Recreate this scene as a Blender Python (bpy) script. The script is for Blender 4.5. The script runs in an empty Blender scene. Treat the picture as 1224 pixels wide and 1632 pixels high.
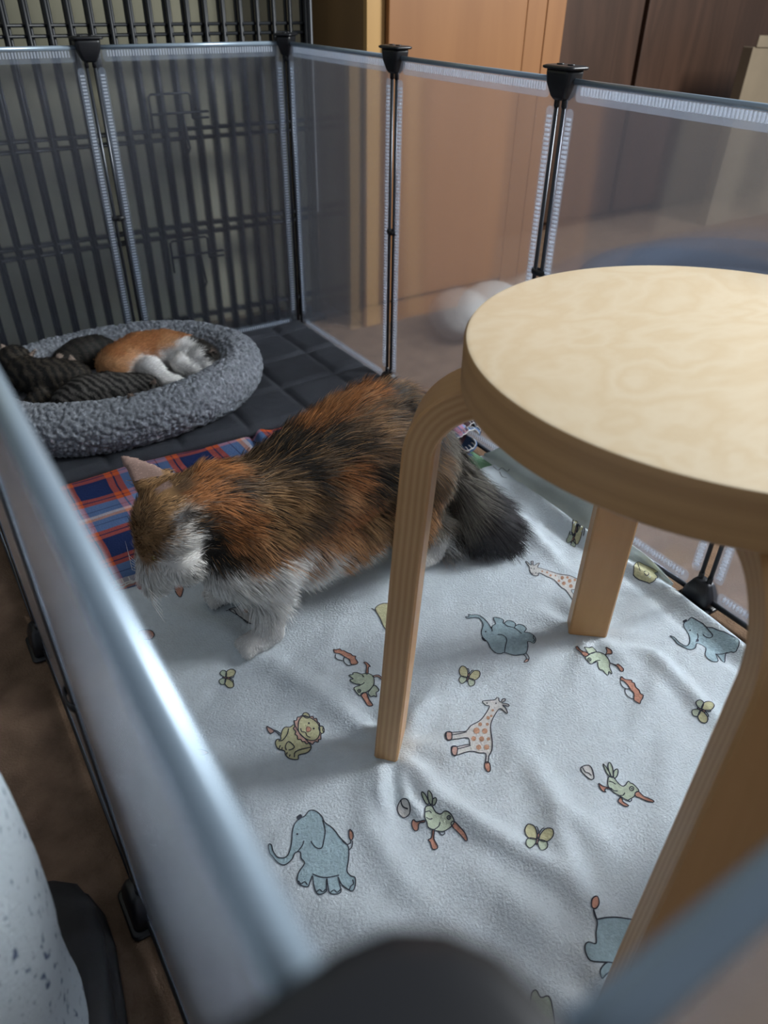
import bpy, bmesh, math, random
import numpy as np
from mathutils import Vector, Matrix, Euler
from mathutils.bvhtree import BVHTree

SC = bpy.context.scene
COL = SC.collection

# ------------------------------------------------------------------ camera
FPX, PITCH, ROLL, YAW = 1187.33, 0.61506, 0.016772, -0.586596
CAM = np.array([-0.013262, -0.014184, 0.649867])
def cam_axes():
    c, s = math.cos(YAW), math.sin(YAW)
    f = np.array([-s * math.cos(PITCH), c * math.cos(PITCH), -math.sin(PITCH)])
    R = np.array([c, s, 0.0]); U = np.cross(R, f)
    return math.cos(ROLL) * R + math.sin(ROLL) * U, -math.sin(ROLL) * R + math.cos(ROLL) * U, f
CR, CU, CF = cam_axes()
cd = bpy.data.cameras.new('camera'); cam = bpy.data.objects.new('camera', cd); COL.objects.link(cam)
M = Matrix.Identity(4)
for i in range(3):
    M[i][0], M[i][1], M[i][2], M[i][3] = CR[i], CU[i], -CF[i], CAM[i]
cam.matrix_world = M
cd.sensor_fit = 'AUTO'; cd.sensor_width = 36.0; cd.lens = FPX * 36.0 / 1632.0
cd.clip_start = 0.005; cd.clip_end = 50
cd.dof.use_dof = True; cd.dof.focus_distance = 0.78; cd.dof.aperture_fstop = 7.5
SC.camera = cam

# ------------------------------------------------------------------ light
SC.view_settings.view_transform = 'Standard'; SC.view_settings.look = 'None'
SC.view_settings.gamma = 1.0; SC.view_settings.exposure = 0.92
SC.view_settings.use_curve_mapping = False
w = bpy.data.worlds.new('world'); SC.world = w; w.use_nodes = True
w.node_tree.nodes['Background'].inputs[0].default_value = (0.70, 0.76, 0.84, 1)
w.node_tree.nodes['Background'].inputs[1].default_value = 0.18
def area(name, loc, target, sx, sy, power, col):
    l = bpy.data.lights.new(name, 'AREA'); l.shape = 'RECTANGLE'; l.size = sx; l.size_y = sy
    l.energy = power; l.color = col
    o = bpy.data.objects.new(name, l); COL.objects.link(o); o.location = loc
    o.rotation_euler = (Vector(target) - Vector(loc)).to_track_quat('-Z', 'Y').to_euler()
    return o
area('window_daylight', (2.45, -0.25, 1.75), (0.35, 0.45, 0.1), 0.62, 0.85, 58, (0.95, 0.985, 1.0))

# ------------------------------------------------------------------ noise
def _hash(i, j, k, seed):
    h = (i.astype(np.int64) * 374761393 + j.astype(np.int64) * 668265263 + k.astype(np.int64) * 2147483647 + seed * 974634777)
    h = (h ^ (h >> 13)) * 1274126177
    h = h & 0x7fffffff
    h = (h ^ (h >> 16)) & 0xffffff
    return h / float(0xffffff)
def vnoise(P, seed=0):
    P = np.asarray(P, float); I = np.floor(P).astype(np.int64); F = P - I; F = F * F * (3 - 2 * F)
    out = 0
    for a in (0, 1):
        for b in (0, 1):
            for c in (0, 1):
                wgt = (F[:, 0] if a else 1 - F[:, 0]) * (F[:, 1] if b else 1 - F[:, 1]) * (F[:, 2] if c else 1 - F[:, 2])
                out = out + wgt * _hash(I[:, 0] + a, I[:, 1] + b, I[:, 2] + c, seed)
    return out * 2 - 1
def fbm(P, seed=0, octv=3):
    o = 0; a = 1.0; P = np.asarray(P, float)
    for k in range(octv):
        o = o + a * vnoise(P * (2 ** k), seed + k * 17); a *= 0.5
    return o / 1.75

# ------------------------------------------------------------------ object helpers
def tag(o, label=None, cat=None, group=None, kind=None):
    if label: o['label'] = label
    if cat: o['category'] = cat
    if group: o['group'] = group
    if kind: o['kind'] = kind
    return o
def thing(name, loc, label, cat, group=None, rz=0.0):
    o = bpy.data.objects.new(name, None); COL.objects.link(o); o.location = loc; o.rotation_euler = (0, 0, rz)
    o.empty_display_size = 0.02
    return tag(o, label, cat, group)
def link_mesh(name, me, mats, parent=None, smooth=True):
    o = bpy.data.objects.new(name, me); COL.objects.link(o)
    for m in (mats if isinstance(mats, (list, tuple)) else [mats]): me.materials.append(m)
    if smooth: me.shade_smooth()
    if parent is not None: o.parent = parent
    return o
def pymesh(name, V, F, mats, parent=None, smooth=True):
    me = bpy.data.meshes.new(name); me.from_pydata([tuple(v) for v in V], [], [tuple(int(i) for i in f) for f in F]); me.update()
    return link_mesh(name, me, mats, parent, smooth)
def bmobj(name, bm, mats, parent=None, smooth=True):
    me = bpy.data.meshes.new(name); bm.to_mesh(me); bm.free()
    return link_mesh(name, me, mats, parent, smooth)
def auto_sharp(o, ang=0.7):
    try: o.data.set_sharp_from_angle(angle=ang)
    except Exception: pass
    return o
def box(bm, lo, hi, bev=0.0, mat=0):
    vs = [bm.verts.new((x, y, z)) for x in (lo[0], hi[0]) for y in (lo[1], hi[1]) for z in (lo[2], hi[2])]
    fs = [(0, 1, 3, 2), (4, 6, 7, 5), (0, 4, 5, 1), (2, 3, 7, 6), (0, 2, 6, 4), (1, 5, 7, 3)]
    F = [bm.faces.new([vs[i] for i in f]) for f in fs]
    for f in F: f.material_index = mat
    if bev > 0:
        es = list({e for f in F for e in f.edges})
        bmesh.ops.bevel(bm, geom=es, offset=bev, segments=2, profile=0.6, affect='EDGES', clamp_overlap=True)
    return F
def tube(bm, pts, r, seg=8, cap=True, closed=False):
    pts = [Vector(p) for p in pts]; n = len(pts); rings = []
    rr = r if isinstance(r, (list, tuple, np.ndarray)) else [r] * n
    up = None
    for i, p in enumerate(pts):
        if closed: t = (pts[(i + 1) % n] - pts[i - 1])
        else: t = pts[min(i + 1, n - 1)] - pts[max(i - 1, 0)]
        t.normalize()
        if up is None:
            up = Vector((0, 0, 1)) if abs(t.z) < 0.9 else Vector((1, 0, 0))
        a = t.cross(up).normalized(); b = a.cross(t).normalized(); up = b
        rings.append([bm.verts.new(p + (a * math.cos(2 * math.pi * k / seg) + b * math.sin(2 * math.pi * k / seg)) * rr[i]) for k in range(seg)])
    m = n if closed else n - 1
    for i in range(m):
        A, B = rings[i], rings[(i + 1) % n]
        for k in range(seg):
            bm.faces.new((A[k], A[(k + 1) % seg], B[(k + 1) % seg], B[k]))
    if cap and not closed:
        bm.faces.new(rings[0][::-1]); bm.faces.new(rings[-1])
def loft(bm, rings, cap=True):
    R = [[bm.verts.new(p) for p in ring] for ring in rings]; n = len(R[0])
    for i in range(len(R) - 1):
        for k in range(n):
            bm.faces.new((R[i][k], R[i][(k + 1) % n], R[i + 1][(k + 1) % n], R[i + 1][k]))
    if cap: bm.faces.new(R[0][::-1]); bm.faces.new(R[-1])

# ------------------------------------------------------------------ materials
def mat(name):
    m = bpy.data.materials.new(name); m.use_nodes = True
    nt = m.node_tree; return m, nt, nt.nodes['Principled BSDF']
def N(nt, t, **kw):
    n = nt.nodes.new(t)
    for k, v in kw.items(): setattr(n, k, v)
    return n
def simple(name, col, rough=0.6, metal=0.0, var=0.08, scale=40, bump=0.0, bscale=200, spec=0.5):
    m, nt, b = mat(name)
    tc = N(nt, 'ShaderNodeTexCoord'); no = N(nt, 'ShaderNodeTexNoise'); no.inputs['Scale'].default_value = scale; no.inputs['Detail'].default_value = 4
    nt.links.new(tc.outputs['Object'], no.inputs['Vector'])
    cr = N(nt, 'ShaderNodeValToRGB')
    cr.color_ramp.elements[0].position = 0.3; cr.color_ramp.elements[1].position = 0.7
    cr.color_ramp.elements[0].color = (*[c * (1 - var) for c in col], 1); cr.color_ramp.elements[1].color = (*[min(1, c * (1 + var)) for c in col], 1)
    nt.links.new(no.outputs['Fac'], cr.inputs['Fac']); nt.links.new(cr.outputs['Color'], b.inputs['Base Color'])
    b.inputs['Roughness'].default_value = rough; b.inputs['Metallic'].default_value = metal
    b.inputs['Specular IOR Level'].default_value = spec
    if bump:
        n2 = N(nt, 'ShaderNodeTexNoise'); n2.inputs['Scale'].default_value = bscale; n2.inputs['Detail'].default_value = 5
        nt.links.new(tc.outputs['Object'], n2.inputs['Vector'])
        bp = N(nt, 'ShaderNodeBump'); bp.inputs['Strength'].default_value = bump; bp.inputs['Distance'].default_value = 0.002
        nt.links.new(n2.outputs['Fac'], bp.inputs['Height']); nt.links.new(bp.outputs['Normal'], b.inputs['Normal'])
    return m
def wood(name, a, b_, scale=(3, 30, 30), rough=0.45, dist=2.0, freq=6.0, coat=0.0):
    m, nt, b = mat(name)
    tc = N(nt, 'ShaderNodeTexCoord'); mp = N(nt, 'ShaderNodeMapping'); mp.inputs['Scale'].default_value = scale
    nt.links.new(tc.outputs['Object'], mp.inputs['Vector'])
    n1 = N(nt, 'ShaderNodeTexNoise'); n1.inputs['Scale'].default_value = 1.0; n1.inputs['Detail'].default_value = 5; n1.inputs['Distortion'].default_value = dist
    nt.links.new(mp.outputs[0], n1.inputs['Vector'])
    mu = N(nt, 'ShaderNodeMath', operation='MULTIPLY'); mu.inputs[1].default_value = freq
    nt.links.new(n1.outputs['Fac'], mu.inputs[0])
    fr = N(nt, 'ShaderNodeMath', operation='PINGPONG'); fr.inputs[1].default_value = 1.0; nt.links.new(mu.outputs[0], fr.inputs[0])
    cr = N(nt, 'ShaderNodeValToRGB'); cr.color_ramp.elements[0].color = (*a, 1); cr.color_ramp.elements[1].color = (*b_, 1)
    nt.links.new(fr.outputs[0], cr.inputs['Fac']); nt.links.new(cr.outputs['Color'], b.inputs['Base Color'])
    b.inputs['Roughness'].default_value = rough; b.inputs['Coat Weight'].default_value = coat; b.inputs['Coat Roughness'].default_value = 0.3
    return m

M_carpet = simple('carpet_brown', (0.165, 0.108, 0.072), 0.95, var=0.25, scale=30, bump=0.8, bscale=350, spec=0.1)
M_wallback = simple('wall_beige', (0.46, 0.44, 0.32), 0.85, var=0.12, scale=6)
M_cab_side = wood('cabinet_side_wood', (0.20, 0.115, 0.045), (0.235, 0.135, 0.055), (4, 4, 0.6), 0.5, 1.0, 3)
M_cab_stile = wood('cabinet_stile_wood', (0.42, 0.245, 0.085), (0.47, 0.28, 0.10), (20, 20, 1.2), 0.45, 1.0, 3)
M_cab_door = wood('cabinet_door_wood', (0.25, 0.108, 0.036), (0.29, 0.13, 0.045), (14, 14, 1.0), 0.5, 1.0, 3)
M_cab_dark = wood('wardrobe_dark_wood', (0.045, 0.021, 0.011), (0.078, 0.037, 0.021), (9, 9, 0.8), 0.5, 1.5, 4)
M_gap = simple('dark_gap', (0.10, 0.03, 0.012), 0.7)
M_card = simple('cardboard', (0.21, 0.165, 0.11), 0.9, var=0.1, scale=8)
M_birch = wood('birch_veneer', (0.77, 0.61, 0.40), (0.82, 0.68, 0.48), (8, 13, 5), 0.42, 0.35, 20, coat=0.15)
M_ply = wood('birch_ply_edge', (0.36, 0.19, 0.07), (0.47, 0.27, 0.11), (1.2, 1.2, 110), 0.5, 0.2, 3)
M_leg = wood('birch_leg_face', (0.48, 0.255, 0.095), (0.54, 0.30, 0.12), (26, 26, 1.3), 0.42, 0.8, 4, coat=0.1)
M_legply = wood('birch_leg_ply', (0.38, 0.215, 0.095), (0.57, 0.37, 0.19), (1, 1, 1), 0.45, 0.2, 3)
M_steel = simple('steel_tube_sky_tint', (0.33, 0.42, 0.51), 0.35, 0.45, var=0.05)  # grey steel with the rails' sky-blue highlight put into its base colour
M_dksteel = simple('dark_steel_tube', (0.055, 0.06, 0.07), 0.28, 0.6, var=0.05)
M_clip = simple('black_plastic', (0.008, 0.009, 0.012), 0.40, var=0.1)
M_wire = simple('black_wire', (0.010, 0.012, 0.015), 0.45, 0.0, var=0.1)
M_mat = simple('charcoal_quilt', (0.030, 0.033, 0.040), 0.8, var=0.15, scale=25, bump=0.35, bscale=500, spec=0.3)
M_fleece = simple('grey_sherpa', (0.205, 0.22, 0.24), 0.95, var=0.35, scale=170, bump=0.9, bscale=260, spec=0.1)
M_bedliner = simple('grey_bed_liner', (0.26, 0.26, 0.27), 0.95, var=0.1, bump=0.4)
M_blanket = simple('white_brushed_cotton', (0.64, 0.705, 0.735), 0.95, var=0.035, scale=90, bump=0.75, bscale=420, spec=0.1)
M_ink = simple('print_ink', (0.05, 0.055, 0.07), 0.95, var=0.2, scale=300, spec=0.1)
M_pb = simple('print_blue_grey', (0.36, 0.48, 0.52), 0.95, var=0.10, scale=250, bump=0.6, bscale=420, spec=0.1)
M_py = simple('print_yellow', (0.56, 0.54, 0.33), 0.95, var=0.10, scale=250, bump=0.6, bscale=420, spec=0.1)
M_pg = simple('print_green', (0.49, 0.56, 0.43), 0.95, var=0.10, scale=250, bump=0.6, bscale=420, spec=0.1)
M_po = simple('print_terracotta', (0.55, 0.28, 0.20), 0.95, var=0.15, scale=250, bump=0.6, bscale=420, spec=0.1)
M_pp = simple('print_pink', (0.58, 0.37, 0.31), 0.95, var=0.12, scale=250, bump=0.6, bscale=420, spec=0.1)
M_pc = simple('print_cream', (0.66, 0.65, 0.62), 0.95, var=0.05, scale=250, bump=0.6, bscale=420, spec=0.1)
M_ps = simple('print_spots', (0.52, 0.30, 0.20), 0.95, var=0.2, scale=250, bump=0.6, bscale=420, spec=0.1)
M_muslin = simple('thin_muslin', (0.64, 0.69, 0.66), 0.95, var=0.08, scale=20, bump=0.3)
M_green = simple('green_cloth', (0.13, 0.25, 0.14), 0.95, var=0.15, scale=30, bump=0.4)
M_stitch = simple('white_yarn', (0.60, 0.58, 0.55), 0.95, var=0.1)
M_navy = simple('navy_plush', (0.022, 0.036, 0.062), 0.9, var=0.15, bump=0.4)
M_cushion = simple('white_plush', (0.58, 0.56, 0.52), 0.9, var=0.05, bump=0.4)
M_shoe = simple('black_rubber', (0.012, 0.012, 0.013), 0.6, var=0.2, bump=0.3, bscale=60)
M_latch = M_wire
M_tie = M_clip

def trouser_material():
    m, nt, b = mat('flecked_fleece')
    tc = N(nt, 'ShaderNodeTexCoord'); mp = N(nt, 'ShaderNodeMapping'); mp.inputs['Scale'].default_value = (1, 1, 0.5)
    nt.links.new(tc.outputs['Object'], mp.inputs['Vector'])
    no = N(nt, 'ShaderNodeTexNoise'); no.inputs['Scale'].default_value = 210; no.inputs['Detail'].default_value = 3; nt.links.new(mp.outputs[0], no.inputs['Vector'])
    cr = N(nt, 'ShaderNodeValToRGB'); cr.color_ramp.elements[0].position = 0.60; cr.color_ramp.elements[1].position = 0.70
    cr.color_ramp.elements[0].color = (0.50, 0.56, 0.58, 1); cr.color_ramp.elements[1].color = (0.10, 0.13, 0.20, 1)
    nt.links.new(no.outputs['Fac'], cr.inputs['Fac']); nt.links.new(cr.outputs['Color'], b.inputs['Base Color'])
    b.inputs['Roughness'].default_value = 0.95; b.inputs['Specular IOR Level'].default_value = 0.1
    bp = N(nt, 'ShaderNodeBump'); bp.inputs['Strength'].default_value = 0.6; bp.inputs['Distance'].default_value = 0.002
    n2 = N(nt, 'ShaderNodeTexNoise'); n2.inputs['Scale'].default_value = 300; nt.links.new(tc.outputs['Object'], n2.inputs['Vector'])
    nt.links.new(n2.outputs['Fac'], bp.inputs['Height']); nt.links.new(bp.outputs['Normal'], b.inputs['Normal'])
    return m
M_trouser = trouser_material()

def sheet_material(name, haze, tint, hz_col, face=0.35, blur=0.35, rough=0.30):
    """frosted polypropylene: part clear, part blurring, part milky haze, milkier at grazing angles"""
    m = bpy.data.materials.new(name); m.use_nodes = True; nt = m.node_tree; nt.nodes.clear()
    out = N(nt, 'ShaderNodeOutputMaterial')
    tr = N(nt, 'ShaderNodeBsdfTransparent'); tr.inputs[0].default_value = (*tint, 1)
    rf = N(nt, 'ShaderNodeBsdfRefraction'); rf.inputs['Color'].default_value = (*tint, 1); rf.inputs['Roughness'].default_value = rough; rf.inputs['IOR'].default_value = 1.12
    m1 = N(nt, 'ShaderNodeMixShader'); m1.inputs[0].default_value = blur
    nt.links.new(tr.outputs[0], m1.inputs[1]); nt.links.new(rf.outputs[0], m1.inputs[2])
    df = N(nt, 'ShaderNodeBsdfDiffuse'); df.inputs[0].default_value = (*hz_col, 1)
    tl = N(nt, 'ShaderNodeBsdfTranslucent'); tl.inputs[0].default_value = (*hz_col, 1)
    m2 = N(nt, 'ShaderNodeMixShader'); m2.inputs[0].default_value = 0.5
    nt.links.new(df.outputs[0], m2.inputs[1]); nt.links.new(tl.outputs[0], m2.inputs[2])
    lw = N(nt, 'ShaderNodeLayerWeight'); lw.inputs['Blend'].default_value = 0.5
    pw = N(nt, 'ShaderNodeMath', operation='POWER'); pw.inputs[1].default_value = 5.0; nt.links.new(lw.outputs['Facing'], pw.inputs[0])
    mm = N(nt, 'ShaderNodeMath', operation='MULTIPLY_ADD'); mm.inputs[1].default_value = face; mm.inputs[2].default_value = haze
    nt.links.new(pw.outputs[0], mm.inputs[0])
    m3 = N(nt, 'ShaderNodeMixShader'); nt.links.new(mm.outputs[0], m3.inputs[0])
    nt.links.new(m1.outputs[0], m3.inputs[1]); nt.links.new(m2.outputs[0], m3.inputs[2])
    gl = N(nt, 'ShaderNodeBsdfGlossy'); gl.inputs['Roughness'].default_value = 0.22; gl.inputs['Color'].default_value = (0.9, 0.95, 1, 1)
    fr = N(nt, 'ShaderNodeFresnel'); fr.inputs['IOR'].default_value = 1.46
    ge = N(nt, 'ShaderNodeNewGeometry'); ng = N(nt, 'ShaderNodeMath', operation='SUBTRACT'); ng.inputs[0].default_value = 1.0; nt.links.new(ge.outputs['Backfacing'], ng.inputs[1])
    fm = N(nt, 'ShaderNodeMath', operation='MULTIPLY'); nt.links.new(fr.outputs[0], fm.inputs[0]); nt.links.new(ng.outputs[0], fm.inputs[1])
    m4 = N(nt, 'ShaderNodeMixShader'); nt.links.new(fm.outputs[0], m4.inputs[0])
    nt.links.new(m3.outputs[0], m4.inputs[1]); nt.links.new(gl.outputs[0], m4.inputs[2])
    nt.links.new(m4.outputs[0], out.inputs['Surface'])
    return m
M_sheet = sheet_material('frosted_sheet', 0.085, (0.955, 0.97, 1.0), (0.34, 0.365, 0.43), face=0.75, blur=0.48, rough=0.22)
M_strip = sheet_material('clear_strip', 0.20, (0.98, 0.99, 1.0), (0.50, 0.58, 0.68), blur=0.1)
M_dash = sheet_material('embossed_dash', 0.55, (0.98, 0.99, 1.0), (0.80, 0.85, 0.92), blur=0.1)

# ------------------------------------------------------------------ pixel -> place helper
def ray(px, py):
    return CF + CR * (px - 612) / FPX - CU * (py - 816) / FPX
def on_z(px, py, z):
    d = ray(px, py); t = (z - CAM[2]) / d[2]; return CAM + d * t
def on_y(px, py, y):
    d = ray(px, py); t = (y - CAM[1]) / d[1]; return CAM + d * t

W, H, ZB = 0.366, 0.563, 0.0      # pen panel pitch and height; pen is two panels by four
PX, PY = 2 * W, 4 * W

# ================================================================== setting
def struct(name, bm, m, label=None):
    o = bmobj(name, bm, m, None, smooth=False); o['kind'] = 'structure'
    if label: o['label'] = label
    return o
bm = bmesh.new(); box(bm, (-2.2, -1.4, -0.06), (3.6, 2.4, 0.0)); struct('floor', bm, M_carpet, 'brown carpet floor around and under the pen')
bm = bmesh.new(); box(bm, (-2.2, 1.62, 0.0), (0.869, 1.70, 1.6)); struct('wall_back', bm, M_wallback, 'beige wall behind the black wire crate')

# wooden cabinet beside the pen
cab = thing('wooden_cabinet', (0.87, 1.40, 0), 'orange-brown wooden cabinet with pale front edge beside the pen corner', 'cabinet')
bm = bmesh.new(); box(bm, (0.0, 0.012, 0.0), (0.018, 0.215, 1.5)); bmobj('side_panel', bm, M_cab_side, cab, False)
bm = bmesh.new(); box(bm, (-0.0005, 0.0, 0.0), (0.040, 0.0125, 1.5), 0.001); bmobj('front_stile', bm, M_cab_stile, cab, False)
bm = bmesh.new(); box(bm, (0.0415, -0.012, 0.055), (0.385, 0.010, 1.5), 0.002)
door = bmobj('door', bm, M_cab_door, cab, False)
bm = bmesh.new(); box(bm, (0.388, -0.010, 0.0), (0.442, 0.012, 1.5), 0.002); bmobj('centre_stile', bm, M_cab_door, cab, False)
bm = bmesh.new(); box(bm, (0.446, -0.008, 0.0), (0.50, 0.012, 1.5), 0.002); bmobj('outer_stile', bm, M_cab_door, cab, False)
bm = bmesh.new(); box(bm, (0.019, 0.013, 0.0), (0.50, 0.20, 1.49)); bmobj('carcass', bm, M_gap, cab, False)
bm = bmesh.new(); box(bm, (0.0415, -0.004, 0.0), (0.385, 0.010, 0.050), 0.001); bmobj('plinth', bm, M_cab_door, cab, False)

wd = thing('dark_wardrobe', (1.40, 1.80, 0), 'dark reddish wooden wardrobe standing back right of the orange cabinet', 'wardrobe')
bm = bmesh.new(); box(bm, (0.0, 0.02, 0.0), (2.1, 0.30, 1.6)); bmobj('carcass', bm, M_cab_dark, wd, False)
for i in range(3):
    bm = bmesh.new(); box(bm, (0.01 + i * 0.70, 0.0, 0.03), (0.69 + i * 0.70, 0.019, 1.58), 0.003); bmobj('door', bm, M_cab_dark, wd, False)
bx = thing('cardboard_box', (2.33, 1.58, 0), 'grey-brown cardboard box standing in front of the dark wardrobe at the right edge', 'box')
bm = bmesh.new(); box(bm, (0, 0, 0), (0.42, 0.035, 0.515), 0.002); o = bmobj('carton', bm, M_card, bx, False)
bm = bmesh.new(); box(bm, (0.01, -0.004, 0.515), (0.41, 0.0, 0.545), 0.001); bmobj('open_flap', bm, M_card, bx, False)
bx.rotation_euler = (0, 0.03, 0)

# round bed and cushion outside the pen, seen blurred through the panels
def torus_pts(cx, cy, cz, a, b, r, nu, nv, fn=None, flat=1.0):
    V = []; F = []
    for i in range(nu):
        t = 2 * math.pi * i / nu
        nx, ny = math.cos(t) / a, math.sin(t) / b; l = math.hypot(nx, ny); nx /= l; ny /= l
        for j in range(nv):
            p = 2 * math.pi * j / nv
            V.append((cx + a * math.cos(t) + nx * r * math.cos(p), cy + b * math.sin(t) + ny * r * math.cos(p), cz + r * flat * math.sin(p)))
    for i in range(nu):
        for j in range(nv):
            F.append((i * nv + j, ((i + 1) % nu) * nv + j, ((i + 1) % nu) * nv + (j + 1) % nv, i * nv + (j + 1) % nv))
    return np.array(V), F
rb = thing('round_pet_bed', (1.66, 1.05, 0), 'large round navy pet bed on the floor outside the right-hand panels', 'pet bed')
V, F = torus_pts(0, 0, 0.05, 0.34, 0.26, 0.05, 60, 16); pymesh('rim', V, F, M_navy, rb)
bm = bmesh.new(); bmesh.ops.create_uvsphere(bm, u_segments=40, v_segments=12, radius=1)
for v in bm.verts: v.co = Vector((v.co.x * 0.31, v.co.y * 0.23, 0.03 + v.co.z * 0.026))
bmobj('base_cushion', bm, M_navy, rb)
bm = bmesh.new(); bmesh.ops.create_uvsphere(bm, u_segments=32, v_segments=20, radius=1)
for v in bm.verts:
    c = v.co; s = 1 / (abs(c.x) ** 3 + abs(c.y) ** 3 + 1e-6) ** (1 / 3) if abs(c.z) < 0.99 else 1
    v.co = Vector((c.x * 0.12, c.y * 0.07, c.z * 0.045)) * (1 + 0.06 * math.sin(c.x * 3))
pc = bmobj('white_cushion', bm, M_cushion); pc.location = (1.10, 1.245, 0.052); pc.rotation_euler = (0, 0, 0.6)
tag(pc, 'small white plush cushion on the carpet between the cabinet and the round navy bed', 'cushion')

# ================================================================== folded wire crate behind the pen
crate = thing('wire_crate', (-0.9, 1.50, 0), 'black wire dog crate folded flat behind the back panels', 'crate')
for li, (dy, dx) in enumerate(((0.0, 0.0), (0.009, 0.0062), (0.018, 0.0))):
    bm = bmesh.new(); Lc = 1.70; zt = 0.80
    for k in range(51):
        x = k * 0.0338 + dx + 0.004
        if x > Lc: break
        tube(bm, [(x, dy, 0.012), (x, dy, zt)], 0.0034, 6)
    for z in (0.012, 0.060, 0.231, 0.248, 0.406, 0.422, 0.574, 0.589, zt):
        tube(bm, [(0, dy + 0.0045, z), (Lc, dy + 0.0045, z)], 0.0027, 6)
    tube(bm, [(0.0, dy, 0.012), (0.0, dy, zt)], 0.004, 6); tube(bm, [(Lc, dy, 0.012), (Lc, dy, zt)], 0.004, 6)
    bmobj('wire_panel', bm, M_wire, crate)
for zc in (0.452, 0.195):
    bm = bmesh.new(); x0 = 1.365; y = -0.007
    tube(bm, [(x0, y, zc - 0.03), (x0, y, zc + 0.028), (x0 + 0.004, y, zc + 0.032), (x0 + 0.074, y, zc + 0.032), (x0 + 0.078, y, zc + 0.028), (x0 + 0.078, y, zc - 0.01)], 0.0022, 6)
    tube(bm, [(x0, y, zc), (x0 + 0.11, y, zc)], 0.0024, 6)
    tube(bm, [(x0 + 0.078, y, zc - 0.01), (x0 + 0.11, y, zc - 0.01)], 0.0022, 6)
    tube(bm, [(x0 + 0.060, y, zc), (x0 + 0.066, y, zc - 0.06), (x0 + 0.058, y, zc - 0.075), (x0 + 0.048, y, zc - 0.07)], 0.002, 6)
    bmobj('door_latch', bm, M_latch, crate)
bm = bmesh.new(); box(bm, (-0.01, -0.012, 0.001), (1.71, 0.075, 0.011), 0.003); bmobj('base_tray', bm, M_clip, crate, False)

# ================================================================== pen panels
def strip_outline(x0, x1, y0, y1, r=0.006):
    P = []
    for cx, cy, a0 in ((x1 - r, y1 - r, 0), (x0 + r, y1 - r, 90), (x0 + r, y0 + r, 180), (x1 - r, y0 + r, 270)):
        for k in range(5):
            a = math.radians(a0 + k * 22.5); P.append((cx + r * math.cos(a), cy + r * math.sin(a)))
    return P
PROTO = {}
def panel_meshes():
    # local frame: x along the panel 0..W, z up, y across thickness
    g = 0.0065; x0, x1 = g, W - g; z0, z1 = 0.012, H
    bm = bmesh.new(); box(bm, (x0, -0.0004, z0), (x1, 0.0004, z1)); sheet = bm
    fr = []; r = 0.0028; zr = z1 - 0.003
    for a, b, rr_ in (((x0, 0, zr), (x1, 0, zr), 0.0033), ((x0, 0, z0), (x1, 0, z0), 0.0036), ((x0, 0, z0), (x0, 0, zr), r), ((x1, 0, z0), (x1, 0, zr), r)):
        q = bmesh.new(); tube(q, [a, b], rr_, 12); fr.append(q)
    strips = []
    e = 0.004
    def st(a0, a1, b0, b1, horiz):
        bm = bmesh.new()
        P = strip_outline(a0, a1, b0, b1)
        for s in (-1, 1):
            vs = [bm.verts.new((p[0], s * 0.0009, p[1])) for p in P]
            f = bm.faces.new(vs); f.material_index = 0
        if horiz:
            n = int((a1 - a0 - 0.012) / 0.0048)
            for i in range(n):
                c = a0 + 0.008 + i * 0.0048
                for s in (-1, 1):
                    vs = [bm.verts.new(p) for p in ((c, s * 0.0013, b0 + 0.0075), (c + 0.0026, s * 0.0013, b0 + 0.0075), (c + 0.0026, s * 0.0013, b1 - 0.0035), (c, s * 0.0013, b1 - 0.0035))]
                    f = bm.faces.new(vs); f.material_index = 1
        else:
            n = int((b1 - b0 - 0.012) / 0.0052)
            m = (a0 + a1) / 2
            for i in range(n):
                c = b0 + 0.008 + i * 0.0052
                for s in (-1, 1):
                    vs = [bm.verts.new(p) for p in ((m - 0.0035, s * 0.0013, c), (m + 0.0035, s * 0.0013, c), (m + 0.0035, s * 0.0013, c + 0.0030), (m - 0.0035, s * 0.0013, c + 0.0030))]
                    f = bm.faces.new(vs); f.material_index = 1
        return bm
    strips.append(st(x0 + 0.016, x1 - 0.016, z1 - 0.024, z1 - e, True))
    strips.append(st(x0 + 0.016, x1 - 0.016, z0 + e, z0 + 0.022, True))
    strips.append(st(x0 + e, x0 + 0.017, z0 + 0.03, z1 - 0.032, False))
    strips.append(st(x1 - 0.017, x1 - e, z0 + 0.03, z1 - 0.032, False))
    return sheet, fr, strips
def make_panel(label):
    t = thing('pen_panel', (0, 0, 0), label, 'pen panel', 'frosted plastic panels of the pet pen')
    s, f, st = panel_meshes()
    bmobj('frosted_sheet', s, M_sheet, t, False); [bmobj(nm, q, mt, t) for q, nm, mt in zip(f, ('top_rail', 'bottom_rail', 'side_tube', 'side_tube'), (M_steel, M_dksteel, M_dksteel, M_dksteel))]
    for b in st: bmobj('edge_strip', b, [M_strip, M_dash], t, False)
    return t
def copy_tree(o, parent=None):
    c = o.copy(); COL.objects.link(c)
    if parent is not None: c.parent = parent
    for ch in [q for q in bpy.data.objects if q.parent == o]: copy_tree(ch, c)
    return c
PANELS = []
ordn = ['nearest the camera corner', 'second from the camera corner', 'third from the camera corner', 'at the far end']
for k in range(4): PANELS.append(((PX, k * W), math.pi / 2, 'frosted clear pen panel in the right wall, ' + ['nearest the camera', 'behind the stool seat', 'second from the back corner', 'beside the cabinet'][k]))
for k in range(4): PANELS.append(((0, k * W), math.pi / 2, 'frosted clear pen panel in the left wall, ' + ordn[k]))
PANELS.append(((0, PY), 0.0, 'frosted clear pen panel in the back wall at the left edge of the view'))
PANELS.append(((W, PY), 0.0, 'frosted clear pen panel in the back wall nearest the cabinet, over the crate latches'))
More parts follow.
